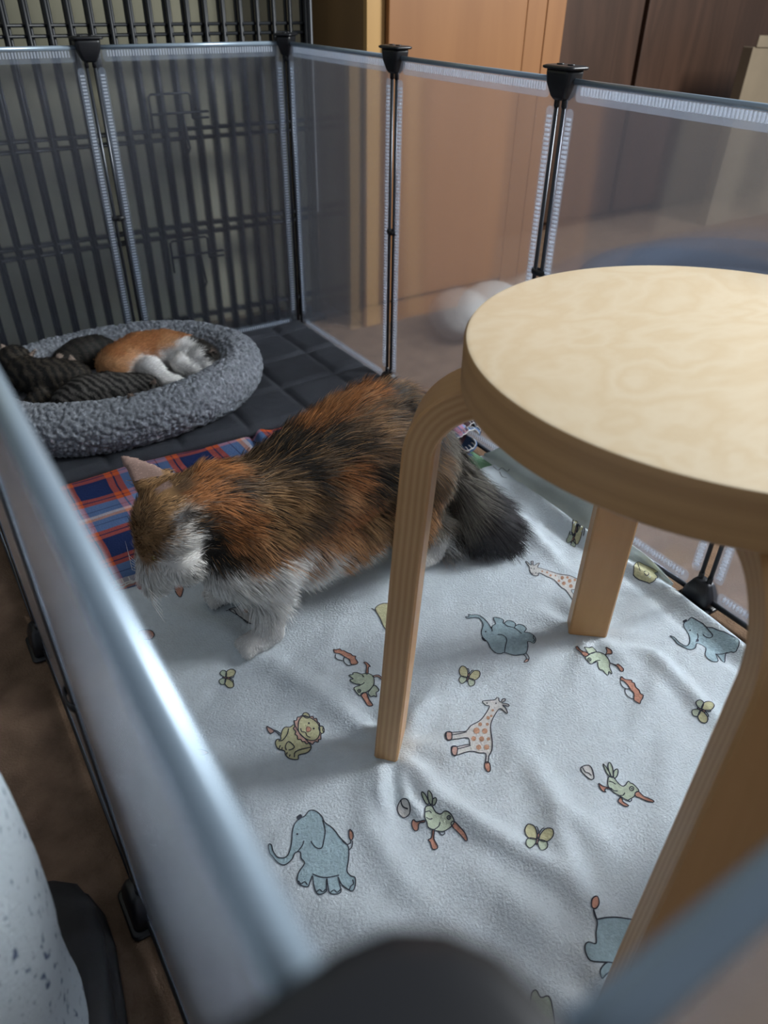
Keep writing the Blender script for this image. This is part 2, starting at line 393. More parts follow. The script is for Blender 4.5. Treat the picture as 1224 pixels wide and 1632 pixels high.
PANELS.append(((0, 0), 0.0, 'frosted clear pen panel in the front wall starting under the blurred black clip'))
PANELS.append(((W, 0), 0.0, 'frosted clear pen panel in the front wall at the lower right, beyond the stool leg'))
proto = None
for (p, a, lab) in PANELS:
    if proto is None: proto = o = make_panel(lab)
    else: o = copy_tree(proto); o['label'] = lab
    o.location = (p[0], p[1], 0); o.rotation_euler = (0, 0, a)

# connectors
def make_clip(top=True, corner=False):
    t = thing('panel_clip', (0, 0, 0), 'x', 'clip', 'black plastic clips joining the pen panels')
    sg = 1 if top else -1
    def rr(wx, wy, z, r):
        P = []
        if corner: k_ = wx / 0.0255 * 0.0222; wx = wy = k_; r = k_ * 0.68
        r = min(r, wx * 0.95, wy * 0.95)
        for cx, cy, a0 in ((wx - r, wy - r, 0), (-wx + r, wy - r, 90), (-wx + r, -wy + r, 180), (wx - r, -wy + r, 270)):
            for k in range(5):
                a = math.radians(a0 + k * 22.5); P.append((cx + r * math.cos(a), cy + r * math.sin(a), z * sg))
        return P if top else P[::-1]
    bm = bmesh.new()
    loft(bm, [rr(0.009, 0.006, -0.024, 0.003), rr(0.0125, 0.009, -0.020, 0.004), rr(0.019, 0.0125, -0.006, 0.005), rr(0.0205, 0.0135, 0.004, 0.006), rr(0.0205, 0.0135, 0.0085, 0.006)])
    bmobj('clip_body', bm, M_clip, t)
    bm = bmesh.new()
    loft(bm, [rr(0.0235, 0.0155, 0.0085, 0.006), rr(0.0255, 0.017, 0.0095, 0.007), rr(0.0255, 0.017, 0.0115, 0.007), rr(0.022, 0.0145, 0.0128, 0.007)])
    for s in (-1, 1):
        loft(bm, [[(s * 0.009 + 0.0045 * math.cos(q), 0.0045 * math.sin(q) - 0.0, z * sg) for q in ([i * math.pi / 5 for i in range(10)] if top else [-i * math.pi / 5 for i in range(10)])] for z in (0.0125, 0.0140)])
    bmobj('cap', bm, M_clip, t)
    bm = bmesh.new()
    for s in (-1, 1):
        q = 0.0065
        loft(bm, [[(s * q + 0.0036 * math.cos(a_) , 0.0036 * math.sin(a_), z * sg) for a_ in ([i * math.pi / 4 for i in range(8)] if top else [-i * math.pi / 4 for i in range(8)])] for z in (-0.032, -0.018)])
    bmobj('socket', bm, M_clip, t)
    return t
ct, cb, cc = make_clip(True), make_clip(False), make_clip(True, True)
first_c = [True]
first = {'t': True, 'b': True}
def put_clip(kind, x, y, a, lab):
    base = ct if kind == 't' else cb
    if x == 0 and y == 0: o = cc; a = 0
    elif first[kind]: o = base; first[kind] = False
    else: o = copy_tree(base)
    o.location = (x, y, H if kind == 't' else 0.0135); o.rotation_euler = (0, 0, a); o['label'] = lab
    if x == 0 and y == 0: o.location = (-0.003, -0.003, H - 0.0075)
hp = math.pi / 2
tl = {(PX, 3 * W): 'black plastic top clip on the right wall in front of the pale cabinet edge',
      (PX, 2 * W): 'black plastic top clip on the right wall above the stool seat',
      (PX, W): 'black plastic top clip on the right wall just beyond the right edge of the view',
      (PX, PY): 'black plastic top clip at the dark back corner beside the crate',
      (W, PY): 'black plastic top clip in the middle of the back wall before the crate',
      (0, PY): 'black plastic top clip at the far left back corner',
      (0, 3 * W): 'black plastic top clip on the left wall beside the kittens',
      (0, 0): 'large blurred black plastic clip at the pen corner nearest the camera',
      (PX, 0): 'black plastic top clip at the near right corner'}
for (x, y), lab in tl.items():
    put_clip('t', x, y, hp if x in (0, PX) and 0 < y < PY else (0 if y == PY and x == W else math.pi / 4), lab)
bl = {(PX, 3 * W): 'black plastic foot clip of the right wall hidden beside the charcoal mat',
      (PX, W): 'black plastic foot clip of the right wall at the blanket edge',
      (0, W): 'black plastic foot clip of the left wall nearest the black shoe',
      (0, 2 * W): 'black plastic foot clip of the left wall further from the shoe',
      (W, PY): 'black plastic foot clip of the back wall behind the grey pet bed'}
for (x, y), lab in bl.items(): put_clip('b', x, y, hp if x in (0, PX) else 0, lab)

def cable_tie(x, y, z, a, lab, tail=0.0):
    t = thing('cable_tie', (x, y, z), lab, 'cable tie', 'small black ties at the panel joints', a)
    bm = bmesh.new(); tube(bm, [(0.0112 * math.cos(q), 0.0052 * math.sin(q), 0) for q in np.linspace(0, 2 * math.pi, 24, endpoint=False)], 0.0014, 6, closed=True)
    for v in bm.verts: v.co.z *= 3.0
    bmobj('strap', bm, M_tie, t)
    bm = bmesh.new(); box(bm, (-0.003, -0.0085, -0.004), (0.003, -0.004, 0.004), 0.0008); bmobj('lock', bm, M_tie, t)
    if tail:
        bm = bmesh.new(); tube(bm, [(0, -0.008, 0), (0.004, -0.016, 0.002), (0.006, -0.016 - tail, -0.001)], 0.0011, 6); bmobj('tail', bm, M_tie, t)
cable_tie(PX, 3 * W, 0.30, hp, 'small black tie halfway down the right wall joint below the cabinet edge clip')
cable_tie(PX, 2 * W, 0.33, hp, 'small black tie on the right wall joint just above the stool seat')
cable_tie(W, PY, 0.29, 0, 'small black tie halfway down the back wall joint left of the crate latches')
cable_tie(0, W, 0.27, hp, 'small black tie on the left wall joint with its tail over the carpet', 0.012)

# ================================================================== printed white blanket
FOLDS = [  # (pixel polyline, height, half width)
    ([(650, 1200), (690, 1262), (780, 1325), (880, 1385), (960, 1450)], .0065, .013),
    ([(590, 1235), (590, 1310), (640, 1400), (720, 1480)], .004, .016),
    ([(636, 1222), (646, 1270), (690, 1320)], .0045, .007),
    ([(610, 1222), (605, 1262), (618, 1300)], .0035, .007),
    ([(820, 1180), (890, 1280), (990, 1370)], .0045, .016),
    ([(960, 1012), (1040, 1040), (1100, 1100), (1180, 1180)], .005, .012),
    ([(420, 1050), (500, 1100), (600, 1168)], .0055, .016),
    ([(330, 1140), (420, 1160), (560, 1190)], .004, .020),
    ([(760, 1390), (850, 1470), (960, 1560)], .005, .018),
    ([(880, 1290), (900, 1350), (930, 1430)], .004, .012),
    ([(740, 770), (830, 830), (900, 900)], .006, .012),
    ([(830, 770), (900, 830), (960, 880), (1030, 930)], .006, .010),
    ([(300, 1180), (360, 1240), (420, 1300)], .004, .018),
    ([(480, 1440), (600, 1480), (720, 1540)], .004, .020),
    ([(250, 960), (350, 1000), (440, 1060)], .004, .018),
    ([(640, 1175), (660, 1130), (720, 1100)], .0035, .012),
    ([(1000, 1180), (1040, 1110), (1060, 1040)], .003, .016),
]
FW = [(np.array([on_z(*p, 0.018)[:2] for p in pl]), h, wd) for pl, h, wd in FOLDS]
FEET = [on_z(622, 1205, 0.0)[:2], on_z(935, 1008, 0.0)[:2]]
SCX, SCY = 0.4173, 0.2324
ANG = [math.radians(a) for a in (134.5, 49.5, -130.0, -41.0)]
ANGF = [math.radians(a) for a in (134.5, 49.5, -134.0, -41.0)]
FEET = [np.array([SCX + 0.2165 * math.cos(a), SCY + 0.2165 * math.sin(a)]) for a in ANGF]
def blanket_h(x, y):
    x = np.asarray(x, float); y = np.asarray(y, float)
    z = np.full(x.shape, 0.0145)
    P = np.stack([x * 7, y * 7, np.zeros_like(x)], 1); z += 0.0042 * fbm(P, 3, 3)
    u = (x * 0.8 + y * 0.6); v = (-x * 0.6 + y * 0.8)
    z += 0.0028 * fbm(np.stack([u * 9, v * 34, 0 * x], 1), 9, 2)
    for pl, h, wd in FW:
        d = np.full(x.shape, 9.0); tt = np.zeros(x.shape); n = len(pl) - 1
        for i in range(n):
            a, b = pl[i], pl[i + 1]; ab = b - a
            t = np.clip(((x - a[0]) * ab[0] + (y - a[1]) * ab[1]) / (ab @ ab), 0, 1)
            q = np.hypot(x - a[0] - t * ab[0], y - a[1] - t * ab[1])
            m = q < d; d = np.where(m, q, d); tt = np.where(m, (i + t) / n, tt)
        z += 1.7 * h * np.exp(-(d / wd) ** 2) * (0.25 + 0.75 * np.sin(np.pi * np.clip(tt, 0.04, 0.96)))
    for f in FEET:
        d = np.hypot(x - f[0], y - f[1]); a = np.arctan2(y - f[1], x - f[0])
        z = z + 0.0034 * np.sin(a * 7 + 1.0 + f[0] * 20) * np.exp(-((d - 0.045) / 0.028) ** 2)
        k = np.exp(-(d / 0.026) ** 4); z = z * (1 - k) + 0.016 * k
    # lift at the right-hand wall: rolled hem
    z = z + 0.010 * np.exp(-((x - 0.690 - 0.006 * np.sin(y * 21)) / 0.010) ** 2) * np.clip((0.75 - y) * 6, 0, 1)
    z = z - 0.004 * np.exp(-((x - 0.672 - 0.008 * np.sin(y * 17)) / 0.010) ** 2)
    # raised over the plaid at the left far corner
    z = z + 0.004 * np.exp(-((y - 0.75) / 0.03) ** 2)
    return np.maximum(z, 0.0045)
def blanket_pt(px, py):
    z = 0.015
    for _ in range(6):
        p = on_z(px, py, z); z = float(blanket_h(np.array([p[0]]), np.array([p[1]]))[0])
    return p[0], p[1]
nx, ny = 420, 440
U, Vv = np.meshgrid(np.linspace(0, 1, nx), np.linspace(0, 1, ny), indexing='xy')
xm = 0.712 + 0.006 * np.sin(Vv * 14); ym = 0.772 + 0.010 * np.sin(U * 17 + 0.5) - 0.010 * U
xm = xm - 0.03 * np.clip(Vv - 0.9, 0, 1) ** 2 * 100 * 0.25
X = 0.008 + U * (xm - 0.008); Y = 0.008 + Vv * (ym - 0.008)
Z = blanket_h(X.ravel(), Y.ravel()).reshape(X.shape)
edge = np.minimum(np.minimum(U * nx, (1 - U) * nx), np.minimum(Vv * ny, (1 - Vv) * ny))
Z = Z - 0.006 * np.exp(-edge / 2.0)
Z = np.maximum(Z, 0.003)
BV = np.stack([X.ravel(), Y.ravel(), Z.ravel()], 1)
idx = np.arange(nx * ny).reshape(ny, nx)
BF = np.stack([idx[:-1, :-1].ravel(), idx[:-1, 1:].ravel(), idx[1:, 1:].ravel(), idx[1:, :-1].ravel()], 1)

allV = [BV]; allF = [f for f in BF.tolist()]; allM = [0] * len(BF); nv = len(BV)
def add_tris(V, F, mi):
    global nv
    allV.append(np.array(V)); allF.extend([[i + nv for i in f] for f in F]); allM.extend([mi] * len(F)); nv += len(V)
def crs(P, closed=True, n=3):
    P = np.array(P, float); m = len(P); out = []
    rng = range(m) if closed else range(m - 1)
    for i in rng:
        if closed: p0, p1, p2, p3 = P[i - 1], P[i], P[(i + 1) % m], P[(i + 2) % m]
        else: p0, p1, p2, p3 = P[max(i - 1, 0)], P[i], P[i + 1], P[min(i + 2, m - 1)]
        for k in range(n):
            t = k / n
            out.append(0.5 * ((2 * p1) + (-p0 + p2) * t + (2 * p0 - 5 * p1 + 4 * p2 - p3) * t * t + (-p0 + 3 * p1 - 3 * p2 + p3) * t ** 3))
    if not closed: out.append(P[-1])
    return np.array(out)
def P_fill(pts, mi, lift=0.0003):
    Q = [blanket_pt(*p) for p in pts]
    bm = bmesh.new(); vs = [bm.verts.new((q[0], q[1], 0)) for q in Q]
    try: f = bm.faces.new(vs)
    except Exception: bm.free(); return
    bmesh.ops.triangulate(bm, faces=bm.faces[:])
    for _ in range(5):
        es = [e for e in bm.edges if e.calc_length() > 0.005]
        if not es: break
        bmesh.ops.subdivide_edges(bm, edges=es, cuts=1)
        bmesh.ops.triangulate(bm, faces=[f for f in bm.faces if len(f.verts) > 3])
    bmesh.ops.recalc_face_normals(bm, faces=bm.faces[:])
    if sum(f.normal.z * f.calc_area() for f in bm.faces) < 0: bmesh.ops.reverse_faces(bm, faces=bm.faces[:])
    bm.verts.index_update()
    xy = np.array([(v.co.x, v.co.y) for v in bm.verts]); z = blanket_h(xy[:, 0], xy[:, 1]) + lift
    add_tris(np.stack([xy[:, 0], xy[:, 1], z], 1), [[v.index for v in f.verts] for f in bm.faces], mi); bm.free()
def P_line(pts, closed=False, wdt=0.00050, mi=1):
    Q = np.array([blanket_pt(*p) for p in pts])
    if closed: Q = np.vstack([Q, Q[:1]])
    R = [Q[0]]
    for a, b in zip(Q[:-1], Q[1:]):
        n = max(1, int(np.hypot(*(b - a)) / 0.002))
        for k in range(1, n + 1): R.append(a + (b - a) * k / n)
    R = np.array(R); T = np.gradient(R, axis=0); L = np.hypot(T[:, 0], T[:, 1]) + 1e-9; T /= L[:, None]
    Nn = np.stack([-T[:, 1], T[:, 0]], 1)
    A = R + Nn * wdt; B = R - Nn * wdt
    V = np.empty((2 * len(R), 3)); V[0::2, :2] = A; V[1::2, :2] = B
    V[:, 2] = blanket_h(V[:, 0], V[:, 1]) + 0.0007
    add_tris(V, [[2 * i, 2 * i + 1, 2 * i + 3, 2 * i + 2] for i in range(len(R) - 1)], mi)
INK, BLU, YEL, GRN, TER, PNK, CRM, SPT = 1, 2, 3, 4, 5, 6, 7, 8
def art(ox, oy, s, items):
    for it in items:
        k = it[0]; T = lambda P: [(ox + x / s, oy + y / s) for x, y in P]
        if k == 'F':     # filled outline
            P = crs(it[2], True, 3); P = T(P); P_fill(P, it[1], 0.0003 + 0.0001 * (it[3] if len(it) > 3 else 0)); P_line(P, True)
        elif k == 'f':   # fill without outline
            P = T(crs(it[2], True, 3)); P_fill(P, it[1], 0.0005)
        elif k == 'L': P_line(T(crs(it[1], False, 3)))
        elif k == 'D':   # dot
            (x, y), r = it[1], it[2]; P_fill(T([(x + r * math.cos(a), y + r * math.sin(a)) for a in np.linspace(0, 6.283, 9)[:-1]]), it[3] if len(it) > 3 else INK, 0.0007)
        elif k == 'O':
            (x, y), r = it[1], it[2]; P_line(T([(x + r * math.cos(a), y + r * math.sin(a)) for a in np.linspace(0, 6.283, 13)[:-1]]), True)

art(400, 1200, 3.06, [
    ('F', BLU, [(262,310),(285,283),(315,285),(345,310),(360,340),(400,370),(435,415),(470,450),(478,480),(475,530),(468,575),(485,600),(508,610),(508,650),(495,675),(470,665),(440,640),(425,605),(435,650),(438,680),(415,690),(385,685),(376,655),(370,612),(368,650),(368,675),(345,690),(320,685),(305,640),(300,600),(285,640),(275,655),(240,645),(225,620),(235,580),(262,540),(245,515),(240,485),(215,490),(200,520),(165,548),(130,535),(105,505),(92,490),(85,450),(100,450),(108,480),(130,510),(165,512),(185,490),(198,440),(203,380),(215,345),(240,320)]),
    ('L', [(350,330),(362,380),(355,430),(345,465),(320,465),(300,445),(293,432)]), ('L', [(258,430),(250,455),(225,485)]),
    ('L', [(300,592),(340,607),(380,608),(430,598)]), ('L', [(475,478),(492,460),(495,430)]), ('L', [(445,430),(468,448),(485,440),(487,425)]),
    ('F', TER, [(480,375),(478,410),(488,428),(498,415),(496,390)]), ('f', INK, [(222,315),(240,300),(250,312),(232,330)]), ('D', (226,398), 5),
    ('L', [(232,625),(245,640),(262,630),(275,645)]), ('L', [(320,680),(335,668),(350,680),(365,665)]), ('L', [(388,682),(405,670),(420,682),(436,668)]), ('L', [(480,668),(488,650),(500,640),(496,620)]),
])
def bird_run(ox, oy, s):
    art(ox, oy, s, [
    ('F', TER, [(845,330),(845,340),(820,345),(815,375),(800,382),(785,360),(785,335),(795,328),(808,338)]),
    ('F', TER, [(885,378),(895,380),(892,420),(910,455),(905,470),(885,470),(875,440),(865,425),(880,415)]),
    ('F', GRN, [(855,250),(835,215),(832,192),(850,205),(868,245)]), ('F', GRN, [(872,250),(862,215),(865,185),(882,205),(885,245)]), ('F', GRN, [(885,255),(885,230),(900,220),(905,235),(895,255)]),
    ('F', TER, [(975,345),(990,335),(1020,365),(1045,395),(1055,425),(1045,430),(1020,400),(985,365)]),
    ('F', GRN, [(848,290),(852,265),(880,258),(900,290),(925,300),(945,285),(970,295),(990,330),(985,350),(965,370),(935,385),(900,380),(865,365),(858,340),(848,315)], 1),
    ('L', [(850,290),(870,285),(880,295)]), ('L', [(855,315),(870,325),(885,322)]), ('L', [(890,378),(915,360),(922,340)]), ('L', [(915,385),(930,402),(945,395),(942,380)]),
    ('O', (965,317), 9), ('D', (966,317), 4),
    ('F', CRM, [(720,250),(735,228),(760,228),(775,260),(772,300),(745,318),(722,300),(713,275)]), ('L', [(732,228),(732,245),(742,265),(765,275)])])
bird_run(400, 1200, 3.06)
art(420, 1100, 8.743, [
    ('F', PNK, [(45,510),(70,520),(150,570),(100,610),(60,570)]), ('L', [(235,610),(190,575),(140,560)]), ('L', [(225,635),(190,600),(145,572)]),
    ('F', YEL, [(430,490),(370,520),(300,520),(260,570),(240,640),(240,690),(190,690),(165,740),(200,820),(290,850),(310,910),(370,960),(480,970),(490,910),(600,880),(655,830),(660,780),(600,700),(500,600)]),
    ('F', PNK, [(475,380),(500,380),(545,355),(600,380),(640,375),(690,370),(700,400),(740,400),(750,440),(780,470),(785,500),(830,510),(825,560),(835,600),(800,620),(800,690),(770,690),(760,730),(720,720),(680,760),(640,735),(600,755),(570,720),(540,722),(520,690),(480,690),(470,640),(440,620),(450,580),(415,540),(440,500),(425,430),(455,430)], 1),
    ('F', YEL, [(500,420),(560,360),(640,385),(740,450),(785,540),(775,640),(720,700),(630,700),(540,650),(490,580),(485,490)], 2),
    ('F', YEL, [(548,360),(560,325),(595,318),(630,340),(640,380),(600,395)], 3), ('F', YEL, [(770,540),(780,515),(820,510),(845,550),(840,595),(800,605)], 3),
    ('F', TER, [(600,530),(625,515),(655,540),(650,575),(605,585)], 4), ('D', (632,465), 14), ('D', (700,540), 14),
    ('L', [(520,535),(530,580),(585,595),(605,640),(655,665)]), ('L', [(320,840),(305,790),(350,720),(430,790),(400,825),(350,840)]),
    ('L', [(350,540),(330,620),(270,700),(210,710)]), ('L', [(430,940),(440,870),(520,830),(655,800)]), ('L', [(215,820),(235,770)]), ('L', [(255,840),(262,800)]), ('L', [(320,900),(330,870)]), ('L', [(360,930),(372,900)])])
gsp = [(520,570,45),(635,575,40),(480,680,35),(590,685,38),(685,685,25),(550,800,38),(660,800,38),(570,480,28),(670,480,22),(680,390,25),(725,365,18),(745,285,18)]
art(700, 1100, 8.743, [
    ('F', CRM, [(600,165),(650,150),(770,140),(800,110),(830,120),(830,150),(860,170),(880,130),(915,125),(915,155),(870,180),(960,200),(965,230),(880,210),(930,260),(945,335),(850,260),(780,340),(730,440),(715,530),(730,650),(740,750),(735,830),(710,890),(690,930),(680,1010),(645,1010),(650,890),(560,880),(460,855),(350,875),(250,910),(180,900),(180,800),(250,790),(410,760),(425,770),(405,670),(250,685),(180,690),(110,690),(100,595),(170,592),(290,585),(380,570),(440,500),(550,440),(620,370),(700,235),(650,215)]),
    ('F', PNK, [(95,590),(170,590),(172,690),(120,705),(85,650)], 1), ('F', PNK, [(175,790),(250,790),(245,900),(205,920),(170,850)], 1), ('F', TER, [(640,1010),(690,1010),(715,1080),(705,1135),(670,1140),(635,1080)], 1),
    ('D', (665,185), 10), ('D', (790,188), 10), ('L', [(170,630),(290,610),(385,585)]), ('L', [(250,825),(350,800),(438,775)])] + [('D', (a, b), r, SPT) for a, b, r in gsp])
art(740, 960, 8.743, [
    ('F', BLU, [(15,205),(60,205),(60,170),(100,180),(190,180),(260,220),(320,280),(360,340),(380,375),(392,330),(435,300),(405,220),(480,220),(545,250),(540,285),(552,296),(600,260),(660,265),(710,300),(715,330),(760,310),(830,330),(865,375),(835,420),(900,425),(965,465),(995,520),(970,575),(920,555),(880,555),(885,620),(860,710),(780,735),(680,740),(560,705),(510,720),(440,710),(370,650),(325,560),(260,500),(235,420),(260,330),(245,270),(190,220),(100,220),(40,228)]),
    ('L', [(460,455),(520,455),(575,490),(590,540),(570,620),(560,700)]), ('L', [(860,710),(900,770),(895,810)]), ('L', [(820,725),(860,770),(862,800)]), ('F', PNK, [(862,798),(895,800),(880,830),(830,840)], 1),
    ('L', [(545,290),(600,335),(680,355),(740,390),(800,440)]), ('L', [(715,325),(700,355),(715,372)]), ('L', [(370,345),(385,380),(388,410)]), ('L', [(965,465),(960,500),(975,530),(955,555)]), ('D', (297,413), 11), ('f', INK, [(240,490),(270,495),(305,545),(260,535)])])
art(880, 1000, 6.8, [
    ('F', TER, [(580,220),(600,225),(640,250),(645,290),(600,292),(575,305),(592,265)]), ('F', TER, [(620,385),(690,410),(715,400),(770,450),(765,480),(740,475),(700,425)]),
    ('F', GRN, [(350,215),(400,225),(430,215),(460,240),(475,268),(400,290),(370,250)]), ('F', TER, [(255,215),(275,210),(310,250),(360,270),(395,290),(380,315),(345,315),(310,275),(265,240)]),
    ('F', GRN, [(400,300),(430,280),(500,270),(570,300),(610,350),(625,390),(620,430),(645,490),(640,510),(615,480),(605,520),(580,505),(545,465),(520,465),(495,420),(490,375),(440,395),(410,395),(360,340),(370,318)], 1),
    ('L', [(440,390),(480,365),(520,360)]), ('O', (403,350), 18), ('D', (403,350), 8),
    ('F', TER, [(750,535),(780,560),(820,570),(860,575),(865,598),(890,605),(905,650),(940,680),(955,720),(985,735),(980,770),(960,800),(950,830),(915,810),(885,785),(885,720),(850,680),(820,630),(775,585),(740,570)]),
    ('L', [(735,585),(750,630),(790,665),(840,670)]), ('L', [(790,665),(790,710),(830,760),(885,780)])])
art(520, 1020, 10.2, [
    ('F', TER, [(610,370),(640,365),(690,400),(715,440),(685,450),(680,550),(645,550),(655,440),(640,400)]), ('F', PNK, [(760,590),(850,575),(920,640),(935,680),(900,650),(840,605),(770,610)]),
    ('F', GRN, [(780,740),(850,800),(845,840),(810,860),(820,930),(770,910),(730,930),(680,870),(720,810)]), ('F', TER, [(560,890),(620,860),(660,880),(700,980),(755,1060),(730,1080),(670,1070),(620,990)]),
    ('F', GRN, [(435,540),(500,535),(570,560),(660,545),(730,570),(770,610),(775,720),(720,800),(650,855),(600,870),(550,915),(500,870),(450,800),(470,770),(560,735),(480,720),(400,680),(390,650),(440,640),(365,580),(430,570)], 1),
    ('L', [(560,735),(600,715),(620,695)]), ('L', [(580,575),(600,590),(608,610)]), ('O', (535,835), 26), ('D', (535,835), 12),
    ('F', TER, [(120,160),(160,165),(220,150),(250,175),(290,180),(340,210),(400,230),(430,260),(480,270),(470,300),(495,335),(515,380),(470,405),(420,405),(395,385),(380,330),(340,300),(300,280),(220,230),(140,215)]),
    ('L', [(150,240),(150,290),(190,325),(240,335),(270,340)]), ('L', [(300,280),(280,320),(300,380),(360,420),(400,415),(440,400)])])
art(820, 870, 10.2, [
    ('F', CRM, [(240,345),(180,265),(200,260),(240,300),(275,318),(268,260),(300,255),(300,310),(330,320),(370,290),(405,290),(375,350),(450,375),(600,425),(730,465),(900,490),(1040,555),(1120,600),(1120,720),(920,720),(1000,850),(980,905),(955,900),(830,720),(760,680),(650,560),(540,510),(400,445),(385,485),(340,490),(280,465),(245,400)]),
    ('D', (272,370), 9), ('D', (318,375), 9), ('D', (295,452), 9), ('D', (345,448), 9)] + [('D', (a, b), r, SPT) for a, b, r in ((450,420,15),(530,436,18),(585,485,20),(775,525,30),(720,575,22),(800,615,32),(860,520,22),(895,575,32),(915,660,32),(980,560,22),(665,490,14))])
art(900, 1200, 7.65, [
    ('F', TER, [(415,375),(470,410),(560,435),(560,450),(500,440),(490,470),(505,480),(460,470),(420,410)]), ('F', TER, [(680,545),(700,560),(710,600),(780,645),(740,655),(690,630),(650,590)]),
    ('F', GRN, [(465,140),(500,170),(540,230),(565,290),(550,295),(500,230)]), ('F', GRN, [(530,140),(545,120),(570,150),(590,220),(585,300),(560,290),(530,190)]), ('F', GRN, [(595,300),(600,225),(640,200),(650,230),(640,280),(610,315)]),
    ('F', TER, [(860,490),(900,475),(960,530),(1030,560),(1085,590),(1070,605),(1000,590),(920,555),(862,530)]),
    ('F', GRN, [(535,300),(590,295),(640,360),(700,410),(740,395),(755,370),(780,350),(800,372),(830,380),(890,440),(900,470),(860,490),(850,530),(800,565),(760,580),(700,545),(640,510),(590,480),(530,410),(525,340)], 1),
    ('L', [(540,350),(580,360),(620,388)]), ('L', [(560,430),(600,465),(645,468)]), ('L', [(670,525),(710,520),(732,490)]), ('L', [(745,570),(780,592),(810,588),(815,565)]), ('O', (815,440), 26), ('D', (817,440), 10),
    ('F', CRM, [(200,180),(260,155),(310,165),(340,220),(355,300),(340,325),(300,320),(230,260),(200,220)]), ('L', [(215,180),(250,235),(290,250),(325,280)])])
art(1050, 960, 8.162, [
    ('F', BLU, [(380,240),(420,200),(500,210),(580,245),(620,285),(700,310),(800,370),(950,440),(1040,500),(1020,600),(900,665),(865,680),(850,790),(770,700),(740,680),(770,760),(740,780),(680,765),(630,730),(600,680),(610,600),(540,550),(490,540),(470,600),(400,620),(330,590),(240,540),(200,490),(145,440),(200,460),(260,520),(340,570),(390,550),(400,480),(380,410),(325,320),(330,270)]),
    ('L', [(610,270),(660,340),(700,430),(660,470),(600,450),(570,420)]), ('L', [(500,410),(510,460),(480,520)]), ('D', (405,368), 10), ('f', INK, [(310,245),(350,225),(365,240),(325,270)]), ('L', [(735,675),(800,680),(890,660)]),
    ('f', YEL, [(0,0)] * 0) if False else ('D', (500,500), 20)])
def butterfly(cx, cy, ang, s):
    c, sn = math.cos(ang), math.sin(ang)
    T = lambda P: [((x * c - y * sn), (x * sn + y * c)) for x, y in P]
    art(cx, cy, 1 / s, [('F', YEL, T([(0.05, -0.1), (0.35, -0.75), (0.85, -0.85), (1.0, -0.4), (0.7, 0.05), (0.15, 0.1)])), ('F', GRN, T([(0.1, 0.05), (0.65, 0.1), (0.75, 0.5), (0.4, 0.75), (0.1, 0.4)])),
                     ('F', YEL, T([(-0.05, -0.1), (-0.35, -0.75), (-0.85, -0.85), (-1.0, -0.4), (-0.7, 0.05), (-0.15, 0.1)])), ('F', GRN, T([(-0.1, 0.05), (-0.65, 0.1), (-0.75, 0.5), (-0.4, 0.75), (-0.1, 0.4)])),
                     ('F', TER, T([(0.06, -0.35), (0.09, 0.1), (0, 0.45), (-0.09, 0.1), (-0.06, -0.35)]), 2), ('L', T([(0, -0.35), (0.15, -0.7), (0.3, -0.8)])), ('L', T([(0, -0.35), (-0.15, -0.7), (-0.3, -0.8)]))])
butterfly(857, 1337, 0.2, 23); butterfly(746, 1080, 0.3, 17); butterfly(361, 1081, 1.7, 15); butterfly(1118, 1132, 2.0, 18); butterfly(917, 845, 0.9, 12)
# partly hidden prints
art(620, 1250, 2.026, [
    ('F', BLU, [(660,405),(668,435),(695,432),(730,430),(770,435),(850,450),(900,480),(900,580),(840,610),(760,600),(740,580),(700,575),(690,575),(650,570),(635,545),(633,520),(645,510),(668,515),(668,480),(672,445)]),
    ('F', TER, [(655,398),(655,372),(672,362),(678,385),(668,402)], 1), ('F', BLU, [(705,575),(682,600),(687,627),(700,615),(720,600),(730,585)])])
art(0, 0, 1.0, [
    ('F', YEL, [(1190,1318),(1205,1310),(1216,1330),(1226,1350),(1240,1372),(1230,1392),(1200,1376),(1172,1366),(1172,1350)]), ('F', PNK, [(1168,1366),(1182,1352),(1186,1336),(1196,1350),(1192,1372),(1178,1376)], 1),
    ('F', YEL, [(1010,903),(1016,896),(1026,900),(1048,911),(1043,914),(1048,920),(1040,927),(1026,920),(1011,910)]), ('L', [(1016,897),(1020,912)]), ('L', [(1026,913),(1030,911),(1034,915),(1030,919),(1026,916)]),
    ('F', YEL, [(598,970),(612,962),(624,966),(630,985),(624,1012),(612,1000),(606,986)]), ('L', [(600,974),(592,970)]), ('F', PNK, [(618,990),(628,988),(628,1010),(620,1006)], 1),
    ('F', CRM, [(365,972),(378,968),(385,962),(398,960),(412,966),(412,990),(396,994),(384,984)]), ('L', [(360,974),(372,972),(380,982),(402,996)]), ('D', (392,974), 4, SPT), ('D', (402,984), 4, SPT), ('D', (402,968), 3, SPT),
    ('F', TER, [(278,930),(292,934),(288,952),(280,944)]), ('L', [(292,936),(304,936)]), ('F', TER, [(222,1006),(240,1005),(246,1013),(238,1020),(222,1018)]),
    ('F', TER, [(313,1196),(322,1195),(332,1200),(324,1204),(316,1202)]), ('L', [(313,1196),(300,1188)]),
    ('F', GRN, [(846,1590),(854,1578),(862,1590),(874,1588),(880,1604),(882,1640),(850,1640)]),
    ('L', [(786,744),(794,750),(800,746),(808,752),(812,748)]), ('L', [(796,752),(800,760),(808,762)])])
V = np.vstack(allV)
me = bpy.data.meshes.new('printed_blanket'); me.from_pydata(V.tolist(), [], allF); me.update()
bl_o = link_mesh('printed_blanket', me, [M_blanket, M_ink, M_pb, M_py, M_pg, M_po, M_pp, M_pc, M_ps])
me.polygons.foreach_set('material_index', np.array(allM, dtype=np.int32)); me.update()
tag(bl_o, 'white brushed blanket printed with elephants, giraffes, lions and birds under the stool and cat', 'blanket')

